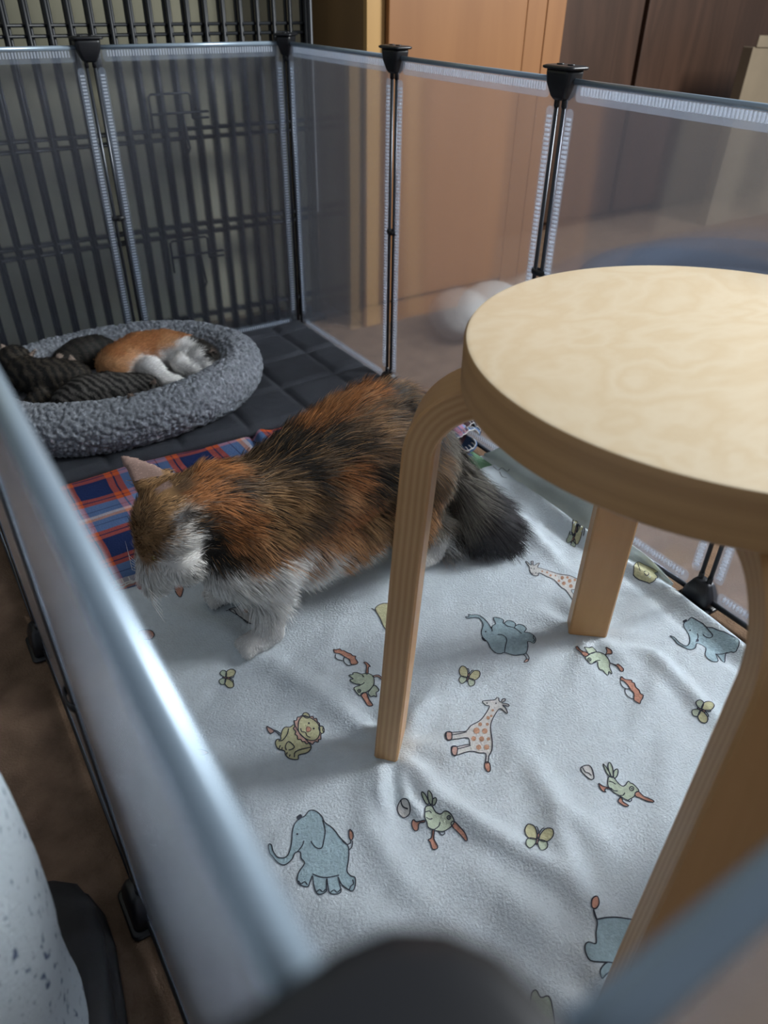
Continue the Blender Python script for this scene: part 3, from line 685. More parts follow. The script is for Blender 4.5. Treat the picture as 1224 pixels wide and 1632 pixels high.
# thin muslin rising at the right wall
V = []; F = []; n = 90; m = 14
for i in range(n):
    y = 0.40 + i * 0.39 / (n - 1)
    top = 0.050 + 0.010 * math.sin(y * 23) + 0.006 * math.sin(y * 61)
    top *= min(1, (0.80 - y) * 18) * min(1, (y - 0.38) * 6)
    for j in range(m):
        t = j / (m - 1)
        x = 0.702 + min(t * 2, 1) * 0.020 + 0.003 * math.sin(y * 40 + t * 5) * (1 - t); z = 0.006 + max(0, t - 0.35) / 0.65 * top + 0.004 * math.sin(min(1, t * 2.2) * math.pi)
        V.append((x, y, z))
for i in range(n - 1):
    for j in range(m - 1): F.append((i * m + j, (i + 1) * m + j, (i + 1) * m + j + 1, i * m + j + 1))
o = pymesh('muslin_cloth', V, F, M_muslin); mo = o.modifiers.new('thick', 'SOLIDIFY'); mo.thickness = 0.0012
tag(o, 'thin pale muslin cloth turned up against the right wall behind the printed blanket', 'cloth')

def cloth_patch(name, x0, x1, y0, y1, z, amp, seed, m_, label, cat, nxx=60, nyy=40, th=0.002, prof=None):
    V = []; F = []
    xs = np.linspace(x0, x1, nxx); ys = np.linspace(y0, y1, nyy); XX, YY = np.meshgrid(xs, ys)
    P = np.stack([XX.ravel() * 14, YY.ravel() * 14, 0 * XX.ravel()], 1)
    ZZ = z + amp * (fbm(P, seed, 3) + 1)
    if prof is not None: ZZ = ZZ + prof(XX.ravel(), YY.ravel())
    V = np.stack([XX.ravel(), YY.ravel(), ZZ], 1)
    for j in range(nyy - 1):
        for i in range(nxx - 1): F.append((j * nxx + i, j * nxx + i + 1, (j + 1) * nxx + i + 1, (j + 1) * nxx + i))
    o = pymesh(name, V, F, m_)
    mo = o.modifiers.new('thick', 'SOLIDIFY'); mo.thickness = th; mo.offset = -1
    return tag(o, label, cat)
cloth_patch('green_cloth', 0.585, 0.708, 0.735, 0.86, 0.010, 0.0025, 5, M_green, 'green cloth corner showing between the printed blanket and the rumpled plaid', 'cloth')

# ================================================================== plaid blanket
def plaid_material():
    m, nt, b = mat('plaid_fleece')
    tc = N(nt, 'ShaderNodeTexCoord'); sp = N(nt, 'ShaderNodeSeparateXYZ'); nt.links.new(tc.outputs['Object'], sp.inputs[0])
    nz = N(nt, 'ShaderNodeTexNoise'); nz.inputs['Scale'].default_value = 9; nt.links.new(tc.outputs['Object'], nz.inputs['Vector'])
    NV, OG, LB, PE, WT, DK = (0.012, 0.022, 0.075), (0.46, 0.085, 0.022), (0.13, 0.22, 0.40), (0.62, 0.32, 0.22), (0.62, 0.58, 0.58), (0.012, 0.016, 0.045)
    stops = [(0.0, NV), (0.26, OG), (0.32, DK), (0.335, OG), (0.39, LB), (0.49, DK), (0.50, LB), (0.575, PE), (0.625, WT), (0.665, LB), (0.74, DK), (0.75, LB), (0.85, OG), (0.90, DK), (0.915, OG), (0.965, NV)]
    cols = []
    for ax, per, off in (('X', 0.169, 0.043), ('Y', 0.155, 0.079)):
        ad = N(nt, 'ShaderNodeMath', operation='MULTIPLY_ADD'); ad.inputs[1].default_value = 0.012; nt.links.new(nz.outputs['Fac'], ad.inputs[0]); nt.links.new(sp.outputs[ax], ad.inputs[2])
        a2 = N(nt, 'ShaderNodeMath', operation='ADD'); a2.inputs[1].default_value = off + 10 * per; nt.links.new(ad.outputs[0], a2.inputs[0])
        dv = N(nt, 'ShaderNodeMath', operation='DIVIDE'); dv.inputs[1].default_value = per; nt.links.new(a2.outputs[0], dv.inputs[0])
        fr = N(nt, 'ShaderNodeMath', operation='FRACT'); nt.links.new(dv.outputs[0], fr.inputs[0])
        cr = N(nt, 'ShaderNodeValToRGB'); cr.color_ramp.interpolation = 'CONSTANT'
        el = cr.color_ramp.elements; el[0].position = 0; el[0].color = (*stops[0][1], 1); el.remove(el[1])
        for p, c in stops[1:]:
            e = el.new(p); e.color = (*c, 1)
        nt.links.new(fr.outputs[0], cr.inputs['Fac']); cols.append(cr)
    mx = N(nt, 'ShaderNodeMix', data_type='RGBA'); mx.inputs[0].default_value = 0.5
    nt.links.new(cols[0].outputs['Color'], mx.inputs[6]); nt.links.new(cols[1].outputs['Color'], mx.inputs[7])
    nt.links.new(mx.outputs[2], b.inputs['Base Color']); b.inputs['Roughness'].default_value = 0.95; b.inputs['Specular IOR Level'].default_value = 0.1
    n2 = N(nt, 'ShaderNodeTexNoise'); n2.inputs['Scale'].default_value = 380; nt.links.new(tc.outputs['Object'], n2.inputs['Vector'])
    bp = N(nt, 'ShaderNodeBump'); bp.inputs['Strength'].default_value = 0.5; bp.inputs['Distance'].default_value = 0.002
    nt.links.new(n2.outputs['Fac'], bp.inputs['Height']); nt.links.new(bp.outputs['Normal'], b.inputs['Normal'])
    return m
M_plaid = plaid_material()
def plaid_z(x, y):
    P = np.stack([x * 9, y * 9, 0 * x], 1)
    z = 0.015 + 0.003 * fbm(P, 21, 3)
    cx = 0.405 + (y - 1.0) * 0.25            # crease where the cloth doubles back
    z = z - 0.009 * np.exp(-((x - cx) / 0.006) ** 2) + 0.006 * np.exp(-((x - cx - 0.016) / 0.012) ** 2)
    z = z - 0.008 * np.clip((0.795 - y) / 0.01, 0, 1)
    return np.maximum(z, 0.004)
pl = thing('plaid_blanket', (0, 0, 0), 'navy, orange and light blue plaid fleece blanket spread in front of the charcoal mat', 'blanket')
xs = np.linspace(0.008, 0.70, 280); ys = np.linspace(0.775, 1.075, 150); XX, YY = np.meshgrid(xs, ys)
YY2 = YY + 0.006 * np.sin(XX * 25) * np.clip((0.85 - YY) / 0.08, 0, 1)
V = np.stack([XX.ravel(), YY2.ravel(), plaid_z(XX.ravel(), YY2.ravel())], 1); ii = np.arange(V.shape[0]).reshape(XX.shape)
F = np.stack([ii[:-1, :-1].ravel(), ii[:-1, 1:].ravel(), ii[1:, 1:].ravel(), ii[1:, :-1].ravel()], 1)
pymesh('plaid_cloth', V, F, M_plaid, pl)
def stitches(pts, name, parent, lng=0.009, step=0.0085, dirv=(0, 1), r=0.0008):
    bm = bmesh.new(); P = [Vector(p) for p in pts]
    tube(bm, [p + Vector((0, 0, 0.0015 + 0.001 * math.sin(i * 2.1))) for i, p in enumerate(P)], r * 1.2, 5)
    acc = 0
    for a, b in zip(P[:-1], P[1:]):
        L = (b - a).length; t = 0
        while acc + (L - t) >= step:
            t += step - acc; acc = 0; q = a + (b - a) * (t / L)
            tube(bm, [q + Vector((0, 0, 0.001)), q + Vector((dirv[0] * lng * 0.5, dirv[1] * lng * 0.5, 0.0035)), q + Vector((dirv[0] * lng, dirv[1] * lng, 0.003))], r, 5)
        acc += L - t
    return bmobj(name, bm, M_stitch, parent)
exs = np.linspace(0.010, 0.30, 60); eys = 0.775 + 0.006 * np.sin(exs * 25)
stitches([(a, b - 0.002, max(0.016, float(plaid_z(np.array([a]), np.array([b + 0.004]))[0]) - 0.001)) for a, b in zip(exs, eys)], 'edge_stitching', pl, dirv=(0, 1))
exs2 = np.linspace(0.010, 0.26, 60)
stitches([(a, 0.768 + 0.005 * math.sin(a * 31 + 1), 0.021 + 0.002 * math.sin(a * 60)) for a in exs2], 'hem_stitching', pl, lng=0.004, dirv=(0.3, 0.8))
# rumpled end of the plaid near the right wall
def rumple(y0, y1, cx, cz, r, turns, mt, name, ph, parent):
    V = []; F = []; nu, nw = 44, 26
    for j in range(nw):
        y = y0 + (y1 - y0) * j / (nw - 1)
        for i in range(nu):
            t = i / (nu - 1); a = ph + t * turns * 2 * math.pi; rr = r * (1 - 0.35 * t) * (1 + 0.12 * math.sin(j * 0.9 + i * 0.5))
            V.append((cx + rr * 1.5 * math.cos(a) + 0.004 * math.sin(j * 0.7), y + 0.004 * math.sin(a * 2), max(0.012, cz + rr * math.sin(a))))
    for j in range(nw - 1):
        for i in range(nu - 1): F.append((j * nu + i, j * nu + i + 1, (j + 1) * nu + i + 1, (j + 1) * nu + i))
    o = pymesh(name, V, F, mt, parent); mo = o.modifiers.new('t', 'SOLIDIFY'); mo.thickness = 0.003
    return [V[i] for i in range(nu)]
M_dkplaid = simple('dark_wine_fleece', (0.045, 0.018, 0.02), 0.95, var=0.3, scale=50, bump=0.5)
e1 = rumple(0.800, 0.97, 0.682, 0.036, 0.023, 0.95, M_plaid, 'rumpled_fold', 0.3, pl)
e2 = rumple(0.820, 0.97, 0.708, 0.042, 0.015, 0.6, M_dkplaid, 'wine_underside', -0.4, pl)
stitches(e1, 'fold_stitching', pl, lng=0.010, step=0.007, dirv=(0, 1), r=0.0011); stitches(e2, 'fold_stitching', pl, lng=0.008, step=0.008, dirv=(0, 1), r=0.0009)

# ================================================================== quilted mat
xs = np.linspace(0.004, 0.728, 260); ys = np.linspace(1.050, 1.458, 160); XX, YY = np.meshgrid(xs, ys); x = XX.ravel(); y = YY.ravel()
q = 0.118
gx = np.abs(np.sin(np.pi * (x - 0.06) / q)); gy = np.abs(np.sin(np.pi * (y - 1.050) / q))
puff = (np.clip(gx * 3.0, 0, 1) ** 0.6 * np.clip(gy * 3.0, 0, 1) ** 0.6)
eg = np.minimum(np.minimum(x - 0.004, 0.728 - x), np.minimum(y - 1.050, 1.458 - y))
z = 0.024 + 0.007 * puff + 0.002 * fbm(np.stack([x * 20, y * 20, 0 * x], 1), 8, 3)
z = np.where(eg < 0.018, 0.013 + (z - 0.013) * np.sqrt(np.clip(1 - (1 - eg / 0.018) ** 2, 0, 1)), z)
V = np.stack([x, y + 0.006 * np.sin(x * 9), z], 1); top = V.copy(); ii = np.arange(len(V)).reshape(XX.shape)
F = np.stack([ii[:-1, :-1].ravel(), ii[:-1, 1:].ravel(), ii[1:, 1:].ravel(), ii[1:, :-1].ravel()], 1)
o = pymesh('quilted_mat', V, F, M_mat); mo = o.modifiers.new('t', 'SOLIDIFY'); mo.thickness = 0.006; mo.offset = -1
tag(o, 'charcoal quilted mat in the back of the pen under the grey pet bed', 'mat')

# ================================================================== grey sherpa pet bed
bed = thing('pet_bed', (0.264, 1.260, 0.03), 'oval grey sherpa pet bed holding sleeping kittens', 'pet bed')
V, F = torus_pts(0, 0, 0.037, 0.220, 0.158, 0.041, 760, 130)
nrm = V.copy(); tt = np.repeat(2 * np.pi * np.arange(760) / 760, 130); pp = np.tile(2 * np.pi * np.arange(130) / 130, 760)
nxx, nyy = np.cos(tt) / 0.220, np.sin(tt) / 0.158; l = np.hypot(nxx, nyy); nxx /= l; nyy /= l
NN = np.stack([nxx * np.cos(pp), nyy * np.cos(pp), np.sin(pp)], 1)
cell = vnoise(V * 130, 4) * 0.7 + vnoise(V * 260, 5) * 0.35
V = V + NN * (0.0085 * (np.clip(np.abs(cell), 0, 0.5) ** 0.5)[:, None] - 0.003 + 0.004 * fbm(V * 12, 6, 2)[:, None])
pymesh('bolster', V, F, M_fleece, bed)
bm = bmesh.new(); bmesh.ops.create_uvsphere(bm, u_segments=64, v_segments=16, radius=1)
for v in bm.verts: v.co = Vector((v.co.x * 0.20, v.co.y * 0.145, 0.022 + v.co.z * 0.020))
bmobj('base_cushion', bm, M_bedliner, bed)

# ================================================================== stool
stool = thing('round_stool', (SCX, SCY, 0.0), 'round birch stool with four bent legs standing on the printed blanket', 'stool')
ZT, TH, RS = 0.467, 0.034, 0.1731
bm = bmesh.new(); n = 160
prof = [(0.0, ZT), (RS - 0.004, ZT), (RS - 0.0015, ZT - 0.0008), (RS, ZT - 0.003), (RS, ZT - TH + 0.002), (RS - 0.002, ZT - TH), (0.0, ZT - TH)]
rings = []
for r, zz in prof:
    if r == 0: rings.append([bm.verts.new((0, 0, zz))])
    else: rings.append([bm.verts.new((r * math.cos(2 * math.pi * k / n), r * math.sin(2 * math.pi * k / n), zz)) for k in range(n)])
for i in range(len(rings) - 1):
    A, B = rings[i], rings[i + 1]
    for k in range(n):
        k2 = (k + 1) % n
        if len(A) == 1: f = bm.faces.new((A[0], B[k], B[k2]))
        elif len(B) == 1: f = bm.faces.new((A[k], B[0], A[k2]))
        else: f = bm.faces.new((A[k], B[k], B[k2], A[k2]))
        f.material_index = 0 if i in (0, 1) else 1
st_ = bmobj('seat', bm, [M_birch, M_ply], stool); auto_sharp(st_, 0.6)
def leg_ply_mat():
    m, nt, b = mat('leg_lamination')
    at = N(nt, 'ShaderNodeAttribute'); at.attribute_name = 'ply'
    mu = N(nt, 'ShaderNodeMath', operation='MULTIPLY'); mu.inputs[1].default_value = 9.0; nt.links.new(at.outputs['Fac'], mu.inputs[0])
    tc = N(nt, 'ShaderNodeTexCoord'); nz = N(nt, 'ShaderNodeTexNoise'); nz.inputs['Scale'].default_value = 25; nt.links.new(tc.outputs['Object'], nz.inputs['Vector'])
    ad = N(nt, 'ShaderNodeMath', operation='MULTIPLY_ADD'); ad.inputs[1].default_value = 0.8; nt.links.new(nz.outputs['Fac'], ad.inputs[0]); nt.links.new(mu.outputs[0], ad.inputs[2])
    pp = N(nt, 'ShaderNodeMath', operation='PINGPONG'); pp.inputs[1].default_value = 1.0; nt.links.new(ad.outputs[0], pp.inputs[0])
    cr = N(nt, 'ShaderNodeValToRGB'); cr.color_ramp.elements[0].color = (0.44, 0.245, 0.10, 1); cr.color_ramp.elements[1].color = (0.56, 0.345, 0.165, 1)
    nt.links.new(pp.outputs[0], cr.inputs['Fac']); nt.links.new(cr.outputs['Color'], b.inputs['Base Color']); b.inputs['Roughness'].default_value = 0.45
    return m
M_lam = leg_ply_mat()
def leg(a, z0, da=0.0):
    th, wd = 0.024, 0.045
    # centre line in (r, z)
    P = [(0.2165, z0), (0.2110, 0.12), (0.2050, 0.25), (0.1995, 0.350)]
    rc = 0.053; cx, cz = 0.1985 - rc, 0.368
    for k in range(13):
        q = math.radians(k * 7.5); P.append((cx + rc * math.cos(q), cz + rc * math.sin(q)))
    P.append((0.055, cz + rc))
    P = np.array(P); T = np.gradient(P, axis=0); T /= np.hypot(T[:, 0], T[:, 1])[:, None]; Nn = np.stack([T[:, 1], -T[:, 0]], 1)
    bm = bmesh.new(); lay = bm.verts.layers.float.new('ply')
    rings = []; e = 0.002; ks = [(-1, -1 + 0.09), (-1 + 0.16, -1), (1 - 0.16, -1), (1, -1 + 0.09), (1, 1 - 0.09), (1 - 0.16, 1), (-1 + 0.16, 1), (-1, 1 - 0.09)]
    ca, sa = math.cos(a), math.sin(a)
    for p, nn in zip(P, Nn):
        ring = []
        tw = -da * p[0] * max(0.0, (0.40 - p[1]) / 0.40)
        for kn, kw in ks:
            r = p[0] + nn[0] * kn * th / 2; z = p[1] + nn[1] * kn * th / 2; s = kw * wd / 2 - tw
            v = bm.verts.new((r * ca - s * sa, r * sa + s * ca, z)); v[lay] = (kn + 1) / 2; ring.append(v)
        rings.append(ring)
    for A, B in zip(rings[:-1], rings[1:]):
        for k in range(8):
            f = bm.faces.new((A[k], A[(k + 1) % 8], B[(k + 1) % 8], B[k])); f.material_index = 1 if k in (1, 5) else 0
    f = bm.faces.new(rings[0][::-1]); f = bm.faces.new(rings[-1])
    bmesh.ops.recalc_face_normals(bm, faces=bm.faces[:])
    o = bmobj('leg', bm, [M_leg, M_lam], stool); auto_sharp(o, 0.5)
for a in ANG: leg(a, 0.0165, math.radians(-4.0) if a < -2 else 0.0)

# ================================================================== furry animals
def solid_from_spheres(spheres, voxel, smooth=6):
    bm = bmesh.new()
    for (c, r) in spheres:
        rr = r if isinstance(r, (tuple, list)) else (r, r, r)
        mtx = Matrix.Translation(Vector(c)) @ Matrix.Diagonal((*rr, 1))
        bmesh.ops.create_icosphere(bm, subdivisions=2, radius=1.0, matrix=mtx)
    me = bpy.data.meshes.new('tmp'); bm.to_mesh(me); bm.free()
    o = bpy.data.objects.new('tmp', me); COL.objects.link(o)
    m = o.modifiers.new('r', 'REMESH'); m.mode = 'VOXEL'; m.voxel_size = voxel
    s = o.modifiers.new('s', 'SMOOTH'); s.iterations = smooth; s.factor = 0.5
    dg = bpy.context.evaluated_depsgraph_get(); dg.update(); ev = o.evaluated_get(dg); m2 = bpy.data.meshes.new_from_object(ev)
    V = np.empty(len(m2.vertices) * 3); m2.vertices.foreach_get('co', V); V = V.reshape(-1, 3)
    m2.calc_loop_triangles(); T = np.empty(len(m2.loop_triangles) * 3, dtype=np.int32); m2.loop_triangles.foreach_get('vertices', T); T = T.reshape(-1, 3)
    Nv = np.empty(len(m2.vertices) * 3); m2.vertices.foreach_get('normal', Nv); Nv = Nv.reshape(-1, 3)
    bpy.data.objects.remove(o); bpy.data.meshes.remove(me); bpy.data.meshes.remove(m2)
    return V, T, Nv
def chain(pts, step=0.35):
    out = []
    for (a, ra), (b, rb) in zip(pts[:-1], pts[1:]):
        a = np.array(a, float); b = np.array(b, float); L = np.linalg.norm(b - a); n = max(2, int(L / (min(ra, rb) * step)) + 1)
        for k in range(n + 1):
            t = k / n; out.append((tuple(a + (b - a) * t), ra + (rb - ra) * t))
    return out
def fur_material():
    m, nt, b = mat('animal_coat')
    at = N(nt, 'ShaderNodeAttribute'); at.attribute_name = 'coat'
    nt.links.new(at.outputs['Color'], b.inputs['Base Color']); b.inputs['Roughness'].default_value = 0.62; b.inputs['Specular IOR Level'].default_value = 0.25
    return m
M_fur = fur_material()
def norm(v): return v / (np.linalg.norm(v, axis=1, keepdims=True) + 1e-9)
def furry(name, V, T, Nv, n, lenf, combf, colf, width, seed, parent=None, grav=0.35, keep=None):
    rng = np.random.default_rng(seed)
    A = V[T[:, 0]]; B = V[T[:, 1]]; C = V[T[:, 2]]; ar = np.linalg.norm(np.cross(B - A, C - A), axis=1)
    cen = (A + B + C) / 3
    if keep is not None: ar = ar * keep(cen)
    ti = rng.choice(len(T), n, p=ar / ar.sum()); u = rng.random(n); v = rng.random(n); fl = u + v > 1; u[fl] = 1 - u[fl]; v[fl] = 1 - v[fl]
    P = A[ti] + (B[ti] - A[ti]) * u[:, None] + (C[ti] - A[ti]) * v[:, None]
    NN = norm(Nv[T[ti, 0]] * (1 - u - v)[:, None] + Nv[T[ti, 1]] * u[:, None] + Nv[T[ti, 2]] * v[:, None])
    L = lenf(P) * rng.uniform(0.6, 1.15, n)
    comb = combf(P, NN); comb = comb - NN * np.sum(comb * NN, axis=1, keepdims=True); comb = norm(comb)
    # clumping: jitter shared by neighbours
    cl = np.stack([vnoise(P * 70, seed + 1), vnoise(P * 70, seed + 2), vnoise(P * 70, seed + 3)], 1)
    d = norm(comb * 0.86 + NN * 0.42 + cl * 0.34 + rng.normal(0, 0.10, (n, 3)))
    g = np.array([0, 0, -1.0]) * grav
    pts = [P - NN * 0.001]; dd = d.copy()
    for k, fr in enumerate((0.34, 0.36, 0.30)):
        pts.append(pts[-1] + dd * (L * fr)[:, None]); dd = norm(dd + comb * 0.22 + g * 0.5)
    side = norm(np.cross(d, NN) + rng.normal(0, 0.35, (n, 3)))
    wv = width * rng.uniform(0.7, 1.3, n)
    rows = []
    for p, ws in zip(pts, (0.9, 1.0, 0.7)): rows += [p + side * (wv * ws)[:, None], p - side * (wv * ws)[:, None]]
    rows.append(pts[3]); S = np.stack(rows, 1)          # n,7,3
    base = np.arange(n)[:, None] * 7
    quads = np.concatenate([base + np.array([0, 2, 3, 1]), base + np.array([2, 4, 5, 3])]); tris = base + np.array([4, 6, 5])
    cB = colf(V, None); cS = colf(P, rng); var = rng.uniform(0.72, 1.28, (n, 1))
    c7 = np.repeat((cS * var)[:, None, :], 7, axis=1)
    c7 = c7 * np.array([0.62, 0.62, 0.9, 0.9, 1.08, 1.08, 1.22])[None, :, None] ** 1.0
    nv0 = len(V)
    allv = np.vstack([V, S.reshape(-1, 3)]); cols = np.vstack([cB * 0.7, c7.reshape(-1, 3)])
    nn7 = norm(NN + rng.normal(0, 0.22, (n, 3)) + d * 0.12); norms = np.vstack([Nv, np.repeat(nn7[:, None, :], 7, axis=1).reshape(-1, 3)])
    me = bpy.data.meshes.new(name)
    nq, nt3 = len(quads), len(tris); nT = len(T)
    me.vertices.add(len(allv)); me.vertices.foreach_set('co', allv.ravel())
    loops = np.concatenate([T.ravel(), (quads + nv0).ravel(), (tris + nv0).ravel()]).astype(np.int32)
    me.loops.add(len(loops)); me.loops.foreach_set('vertex_index', loops)
    tot = np.concatenate([np.full(nT, 3), np.full(nq, 4), np.full(nt3, 3)]); st = np.concatenate([[0], np.cumsum(tot)[:-1]])
    me.polygons.add(len(tot)); me.polygons.foreach_set('loop_start', st.astype(np.int32))
    me.polygons.foreach_set('loop_total', tot.astype(np.int32))
    me.update(calc_edges=True); me.validate(verbose=False)
    me.shade_smooth()
    at = me.color_attributes.new('coat', 'FLOAT_COLOR', 'POINT')
    at.data.foreach_set('color', np.hstack([np.clip(cols, 0, 1), np.ones((len(cols), 1))]).ravel())
    me.normals_split_custom_set_from_vertices(norms.tolist())
    o = bpy.data.objects.new(name, me); COL.objects.link(o); me.materials.append(M_fur)
    if parent is not None: o.parent = parent
    return o
def seedcol(seeds, warp=0.012, freq=28, soft=0.35, sd=5, stretch=(1, 1, 1)):
    S = np.array([s[0] for s in seeds], float); Cc = np.array([s[1] for s in seeds], float); Wt = np.array([(s[2] if len(s) > 2 else 1.0) for s in seeds])
    def f(P, rng):
        Q = P + warp * np.stack([vnoise(P * freq, sd), vnoise(P * freq, sd + 1), vnoise(P * freq, sd + 2)], 1) + 0.5 * warp * np.stack([vnoise(P * freq * 3, sd + 5), vnoise(P * freq * 3, sd + 6), vnoise(P * freq * 3, sd + 7)], 1)
        if rng is not None: Q = Q + rng.normal(0, warp * 0.45, Q.shape)
        D = np.linalg.norm((Q[:, None, :] - S[None]) * np.array(stretch), axis=2) / Wt
        k = np.exp(-(D - D.min(axis=1, keepdims=True)) / (0.003 + 0.0 * soft)); k /= k.sum(axis=1, keepdims=True)
        return k @ Cc
    return f
OR = (0.35, 0.14, 0.048); TA = (0.30, 0.17, 0.075); BK = (0.022, 0.018, 0.014); WH = (0.84, 0.82, 0.78); GY = (0.085, 0.080, 0.075); BR = (0.11, 0.07, 0.04); LO = (0.50, 0.25, 0.11)

# ---- mother cat: standing, head lowered, facing left
cat = thing('calico_cat', (0.33, 0.64, 0.0), 'long-haired tortoiseshell and white cat standing with lowered head between the stool and the kittens', 'cat')
c0 = np.array([0.33, 0.64, 0.0])
sp = []
sp += chain([((0.222, 0.638, 0.163), 0.054), ((0.27, 0.638, 0.166), 0.062), ((0.33, 0.638, 0.182), 0.068), ((0.385, 0.638, 0.200), 0.070), ((0.425, 0.64, 0.203), 0.065), ((0.468, 0.642, 0.165), 0.052)])
sp += chain([((0.222, 0.638, 0.180), 0.050), ((0.190, 0.638, 0.190), 0.045), ((0.160, 0.640, 0.185), 0.042)])
sp += chain([((0.235, 0.636, 0.128), 0.050), ((0.30, 0.636, 0.128), 0.056), ((0.37, 0.636, 0.130), 0.056), ((0.42, 0.638, 0.135), 0.050)])
sp += chain([((0.245, 0.634, 0.104), 0.044), ((0.31, 0.634, 0.100), 0.046), ((0.37, 0.634, 0.104), 0.044)])
sp += chain([((0.205, 0.618, 0.120), 0.040), ((0.235, 0.612, 0.115), 0.042)])
sp += [((0.155, 0.640, 0.182), (0.045, 0.047, 0.045))]
sp += chain([((0.142, 0.638, 0.160), 0.034), ((0.126, 0.637, 0.128), 0.022), ((0.121, 0.637, 0.117), 0.017)])
sp += [((0.150, 0.612, 0.150), 0.024), ((0.150, 0.666, 0.150), 0.024)]
sp += chain([((0.205, 0.630, 0.145), 0.045), ((0.225, 0.64, 0.115), 0.040)])
for s in (-1, 1):
    yy = 0.638 + s * 0.030; py = 0.580 if s < 0 else 0.680
    sp += chain([((0.232, 0.638 + s * 0.026, 0.150), 0.038), ((0.234, 0.638 + s * 0.030, 0.105), 0.026), ((0.232, (yy + py) / 2, 0.060), 0.0195), ((0.226, py, 0.034), 0.0175)])
    sp += [((0.210, py - 0.001 * s, 0.0275), (0.024, 0.0175, 0.0125))] + [((0.192, py + q, 0.0245), (0.0085, 0.0055, 0.0085)) for q in (-0.012, -0.004, 0.004, 0.012)]
    hy = 0.604 if s < 0 else 0.676
    sp += chain([((0.440, 0.64 + s * 0.030, 0.165), 0.050), ((0.425, hy, 0.115), 0.036), ((0.455, hy, 0.085), 0.024), ((0.492, hy, 0.072), 0.0155), ((0.486, hy, 0.040), 0.014), ((0.478, hy, 0.030), 0.015)])
    sp += [((0.462, hy, 0.0265), (0.026, 0.016, 0.0115))]
sp += chain([((0.470, 0.642, 0.205), 0.026), ((0.505, 0.640, 0.170), 0.018), ((0.522, 0.630, 0.122), 0.022), ((0.535, 0.614, 0.085), 0.032), ((0.551, 0.595, 0.064), 0.032), ((0.566, 0.578, 0.050), 0.022)])
# ears
def ear_pts(base, tip, wv, r0=0.013):
    out = []
    b = np.array(base); t = np.array(tip); wv = np.array(wv)
    for k in range(10):
        q = k / 9
        for s in np.linspace(-1, 1, 7): out.append((tuple(b + (t - b) * q + wv * s * (1 - q) ** 0.75), 0.0035))
    return out
sp += ear_pts((0.150, 0.668, 0.212), (0.128, 0.694, 0.243), (0.016, 0.004, 0.010))
sp += ear_pts((0.162, 0.610, 0.208), (0.160, 0.592, 0.222), (0.013, -0.002, 0.004))
V, T, Nv = solid_from_spheres(sp, 0.0038, 5)
tail_axis = np.array([(0.47, 0.642, 0.205), (0.505, 0.640, 0.170), (0.530, 0.634, 0.120), (0.553, 0.620, 0.085), (0.585, 0.605, 0.066), (0.610, 0.592, 0.055)])
def is_tail(P): return P[:, 0] > 0.502 - 0.25 * np.clip(0.10 - P[:, 2], -0.2, 0.06)
def is_head(P): return (P[:, 0] < 0.186)
def lenf(P):
    L = np.full(len(P), 0.027)
    L = np.where(P[:, 2] < 0.15, 0.034, L)
    L = np.where((P[:, 0] < 0.235) & (P[:, 2] > 0.12), 0.019, L)
    L = np.where(is_head(P), 0.010, L); L = np.where(is_head(P) & (P[:, 2] < 0.15), 0.014, L)
    L = np.where(P[:, 2] < 0.070, 0.011, L); L = np.where(P[:, 2] < 0.045, 0.0055, L)
    ear = (P[:, 2] > 0.222) & (P[:, 0] < 0.16); L = np.where(ear, 0.0035, L)
    L = np.where(is_tail(P), 0.046, L)
    hind = (P[:, 0] > 0.40) & (P[:, 2] < 0.09) & ~is_tail(P); L = np.where(hind, 0.008, L)
    return L
def combf(P, Nn):
    c = np.zeros_like(P); c[:, 0] = 0.75; c[:, 2] = -0.75
    top = P[:, 2] > 0.215; c[top] = (1.0, 0, -0.05)
    sideup = (P[:, 2] > 0.17) & ~top; c[sideup] = (0.9, 0, -0.5)
    rump = P[:, 0] > 0.43; c[rump] = (0.45, 0, -0.9)
    h = is_head(P); c[h] = (0.85, 0, 0.15); c[h & (P[:, 2] < 0.16)] = (0.55, 0, -0.75)
    lo = (P[:, 2] < 0.075); c[lo] = (0.1, 0, -1)
    tl_ = is_tail(P); c[tl_] = (0.58, -0.34, -0.62)
    c[:, 1] += np.where(tl_, 0.0, np.sign(P[:, 1] - 0.638) * 0.10)
    return c
cat_bvh = BVHTree.FromPolygons([Vector(v) for v in V], [tuple(int(a) for a in t) for t in T])
def sy(px, py, y=0.572):
    q = 1 if (px > 300 and y < 0.58) else 0
    d = Vector(ray(px - 10 * q, py - 12 * q)).normalized(); hit = cat_bvh.ray_cast(Vector(CAM), d)
    if hit[0] is not None: return tuple(hit[0])
    return tuple(on_y(px, py, y + 0.02))
CS = []
